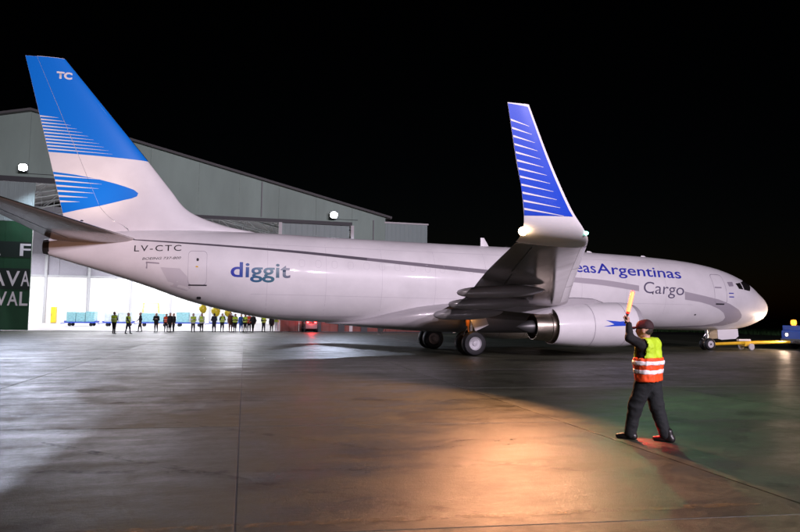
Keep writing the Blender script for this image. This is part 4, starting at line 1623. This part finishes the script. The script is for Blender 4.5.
Mm = Matrix.Translation((MX, MY, 0)) @ Matrix.Rotation(MR, 4, 'Z')
wand(Mm @ Vector((.255, .185, 1.81)), Mm.to_3x3() @ Vector((-.24, -.02, 1.0)), 'glowing orange wand held upright in the marshaller\'s raised hand')
wand(Mm @ Vector((.20, -.165, .89)), Mm.to_3x3() @ Vector((.10, .12, -1.0)), 'lowered lit wand hidden in front of the marshaller\'s legs')
lamp('wand_light', 'SPOT', Mm @ Vector((.24, -.12, .42)), 70, (1.0, 0.02, 0.02), Mm @ Vector((.02, .1, 0)), .03, 75, .5)
lamp('wand_light', 'POINT', Mm @ Vector((.27, .10, 1.92)), 7, (1.0, 0.05, 0.03), None, .03)

# ------------------------------------------------------------------ balloons above the onlookers
for (x, y, z, r, lab) in ((32.2, -34.0, 2.14, .36, 'leftmost tilted orange yellow balloon above the onlookers'), (31.0, -34.0, 1.92, .42, 'largest round yellow balloon, in the middle of three'),
                          (29.87, -34.0, 1.78, .33, 'rightmost yellow balloon of the three above the onlookers')):
    W_ = empty('balloon', (x, y, 0))
    props(W_, lab, 'balloon', 'yellow balloons above the onlookers')
    prof = [(-r*1.2, .001)]+[(-r*1.18*math.cos(math.pi*i/14), r*math.sin(math.pi*i/14)*(1-.12*math.cos(math.pi*i/14))) for i in range(1, 14)]+[(r*1.12, .001)]
    lathe_axis('skin', prof, (0, 0, z), (.25, 0, 1), 'yellow_bright', W_, 20)
    tube('string', [(0, 0, z-r*1.1), (.05, 0, 1.3), (.02, 0, .012)], .006, 'sign_white', W_, 5)
    lathe_axis('weight', [(0, .07), (.08, .06), (.1, .001)], (.02, 0, .0), (0, 0, 1), 'dark_metal', W_, 10)

# ------------------------------------------------------------------ cargo dollies with wrapped pallets in the hangar


def dolly(x, y, rz, label, wrap, seed):
    rr = random.Random(seed)
    D = empty('cargo_dolly', (x, y, 0), rz)
    props(D, label, 'dolly', 'dollies parked inside the hangar')
    bm = bmesh.new()
    addbox(bm, -1.75, 1.75, -1.0, 1.0, .38, .52, .02)
    for sx in (-1, 1):
        addbox(bm, sx*1.75-.05, sx*1.75+.05, -1.0, 1.0, .53, .66)
    bmobj('deck', bm, 'dolly_blue', D)
    for sx in (-1.2, 1.2):
        for sy in (-.75, .75):
            lathe_axis('wheel', [(-.08, .1), (-.08, .19), (-.05, .21), (.05, .21), (.08, .19), (.08, .1)], (sx, sy, .21), (0, 1, 0), 'rubber', D, 16)
    tube('draw_bar', [(1.75, 0, .42), (2.4, 0, .3)], .045, 'dolly_blue', D, 8)
    P_ = empty('wrapped_pallet', (x, y, .53), rz)
    props(P_, label.replace('blue dolly carrying', 'load of').split(' on the')[0]+' resting on its blue dolly', 'pallet', 'wrapped pallets on dollies')
    n = rr.choice((2, 3))
    w = 3.2/n
    for i in range(n):
        hgt = rr.uniform(1.1, 1.32)
        box('wrapped_box', -1.6+i*w+.03, -1.6+(i+1)*w-.03, -.85, .85, .0, hgt, wrap if rr.random() > .3 else 'wrap_clear', P_, .06)
    return D


for i, (x, lab, wr) in enumerate(((46.75, 'blue dolly carrying teal wrapped boxes, nearest the green door', 'wrap_teal'),
                                  (42.55, 'blue dolly carrying pale boxes behind the first two onlookers', 'wrap_clear'),
                                  (38.4, 'blue dolly carrying teal wrapped boxes behind the slim dark onlooker', 'wrap_teal'),
                                  (34.2, 'blue dolly carrying teal boxes between the left cluster and yellow pair', 'wrap_teal'),
                                  (30.0, 'blue dolly carrying pale boxes behind the balloons', 'wrap_clear'))):
    dolly(x, -56.0+.15*(i % 2), R(3*(i % 3-1)), lab, wr, i)
# yellow bollard and yellow work stand at the back
W_ = empty('yellow_cabinet', (54.3, -76, 0))
props(W_, 'tall narrow yellow cabinet against the bright back wall', 'cabinet')
box('body', -.34, .34, -.4, .4, .08, 2.4, 'yellow', W_, .03)
box('plinth', -.3, .3, -.36, .36, 0, .08, 'dark_metal', W_)
box('door_handle', .2, .25, .4, .44, 1.1, 1.4, 'dark_metal', W_)
W_ = empty('work_stand', (40.2, -70, 0))
props(W_, 'yellow railed work stand behind the dollies', 'work stand')
bm = bmesh.new()
for sx in (-1, 1):
    for sy in (-.6, .6):
        addtube(bm, [(sx*1.2, sy, 0), (sx*1.0, sy, 3.1)], .05, 6)
bmobj('frame', bm, 'yellow', W_)
box('platform', -1.05, 1.05, -.65, .65, 1.9, 1.98, 'yellow', W_)
for zz in (2.5, 3.05):
    bm = bmesh.new()
    addtube(bm, [(-1.02, -.6, zz), (1.02, -.6, zz), (1.02, .6, zz), (-1.02, .6, zz)], .04, 6)
    bmobj('rail', bm, 'yellow', W_)

# ------------------------------------------------------------------ small dark tractor with red tail lamps at the brown door
W_ = empty('baggage_tractor', (21.95, -33.2, 0), 0)
props(W_, 'small dark tractor with two red tail lamps parked at the brown door', 'tractor')
bm = bmesh.new()
addbox(bm, -.62, .62, -1.2, .55, .3, .85, .06)
addbox(bm, -.6, .6, -1.9, -1.15, .3, 1.05, .08)
bmobj('body', bm, 'dark_metal', W_)
box('seat', -.3, .3, -.6, -.1, .86, 1.2, 'leather', W_, .06)
bm = bmesh.new()
for sx in (-.55, .55):
    addtube(bm, [(sx, .45, .85), (sx, .42, 1.32)], .035, 6)
addtube(bm, [(-.57, .42, 1.32), (.57, .42, 1.32)], .035, 6)
bmobj('roll_bar', bm, 'dark_metal', W_)
for sx in (-.58, .58):
    for yy in (-1.5, .15):
        lathe_axis('wheel', [(-.1, .14), (-.1, .26), (-.06, .3), (.06, .3), (.1, .26), (.1, .14)], (sx, yy, .3), (1, 0, 0), 'rubber', W_, 18)
for sx in (-.38, .38):
    bm = bmesh.new()
    addbox(bm, sx-.11, sx+.11, .56, .62, .88, 1.06, .02)
    bmobj('tail_lamp', bm, 'lamp_red', W_)
lamp('tail_lamp_light', 'POINT', (21.95, -32.3, 1.0), 150, (1.0, 0.03, 0.03), None, .12)

# ------------------------------------------------------------------ tow bar and tug at the nose
TB_ = empty('tow_bar', (1.2, 0, 0))
props(TB_, 'long yellow tow bar between the nose wheels and the blue tug', 'tow bar')
tube('bar', [(2.35, 0, .34), (-.6, 0, .42), (-3.0, 0, .45)], [.085, .1, .085], 'yellow', TB_, 14)
for sy in (-1, 1):
    tube('fork', [(2.3, .02*sy, .34), (2.55, .16*sy, .34), (2.86, .13*sy, .343)], .045, 'yellow', TB_, 8)
    lathe_axis('wheel', [(-.05, .08), (-.05, .17), (-.03, .19), (.03, .19), (.05, .17), (.05, .08)], (.15, .38*sy, .19), (0, 1, 0), 'rim_white', TB_, 18)
tube('axle', [(.15, -.4, .19), (.15, .4, .19)], .035, 'dark_metal', TB_, 8)
box('axle_bracket', -.05, .35, -.12, .12, .2, .46, 'yellow', TB_, .02)
bm = bmesh.new()
addbox(bm, -.1, .75, -.1, .1, .50, .62, .03)
bmobj('pump_box', bm, 'sign_white', TB_)
tube('tow_eye', [(-2.95, 0, .45), (-3.5, 0, .45)], .06, 'strut_metal', TB_, 10)

TG = empty('tow_tractor', (-2.3, 0, 0))
props(TG, 'blue tow tractor with an amber beacon at the right edge', 'tractor')
bm = bmesh.new()
addbox(bm, -4.6, 0, -1.05, 1.05, .38, 1.12, .08)
addbox(bm, -1.3, -.05, -1.0, 1.0, 1.10, 1.42, .06)
bmobj('body', bm, 'tug_blue', TG)
box('bumper', -.02, .12, -1.0, 1.0, .34, .62, 'dark_metal', TG, .03)
box('tow_hitch', .1, .3, -.12, .12, .38, .52, 'dark_metal', TG, .02)
bm = bmesh.new()
addbox(bm, -3.4, -1.9, -.95, .95, 1.1, 1.3, .04)
for sx in (-3.35, -1.95):
    for sy in (-.9, .9):
        addbox(bm, sx-.05, sx+.05, sy-.05, sy+.05, 1.25, 2.15)
addbox(bm, -3.45, -1.85, -1.0, 1.0, 2.15, 2.25, .04)
bmobj('cab', bm, 'tug_blue', TG)
box('windscreen', -1.93, -1.91, -.84, .84, 1.32, 2.14, 'glass_dark', TG)
for sx in (-3.7, -.9):
    for sy in (-.95, .95):
        lathe_axis('wheel', [(-.14, .22), (-.14, .42), (-.09, .46), (.09, .46), (.14, .42), (.14, .22)], (sx, sy, .46), (0, 1, 0), 'rubber', TG, 24)
        lathe_axis('hub', [(.08, .22), (.15, .21), (.12, .1), (.15, .001)], (sx, sy, .46), (0, math.copysign(1, sy), 0), 'rim_white', TG, 18)
bc = lathe_axis('beacon', [(0, .11), (.05, .12), (.07, .16), (.26, .16), (.33, .12), (.35, .001)], (-.35, -.45, 1.42), (0, 0, 1), 'lamp_amber', TG, 18)
for sy in (-.62, .62):
    hd = lathe_axis('headlamp', [(-.05, .12), (.0, .125), (.03, .11)], (.0, sy, .86), (1, 0, 0), 'chrome', TG, 18)
    lathe_axis('lens', [(.0, .1), (.02, .08), (.025, .001)], (.032, sy, .86), (1, 0, 0), 'lamp_head', hd, 16)
    lamp('headlamp_light', 'SPOT', (-2.2, sy, .86), 950, (1.0, 0.70, 0.50), (3.0, sy*.5, 1.55), .08, 95, .7)
decal('condor_emblem', [(-.25, 1.0), (-.05, .93), (.2, .95), (.35, .82), (-.35, .72), (-.1, .84)], lambda x, z: 0, 'decal_white', TG, 0, 5)
for ch in TG.children:
    if ch.name.startswith('condor_emblem'):
        for vtx in ch.data.vertices:
            vtx.co = (vtx.co.x*.8-.62, 1.056, vtx.co.z)
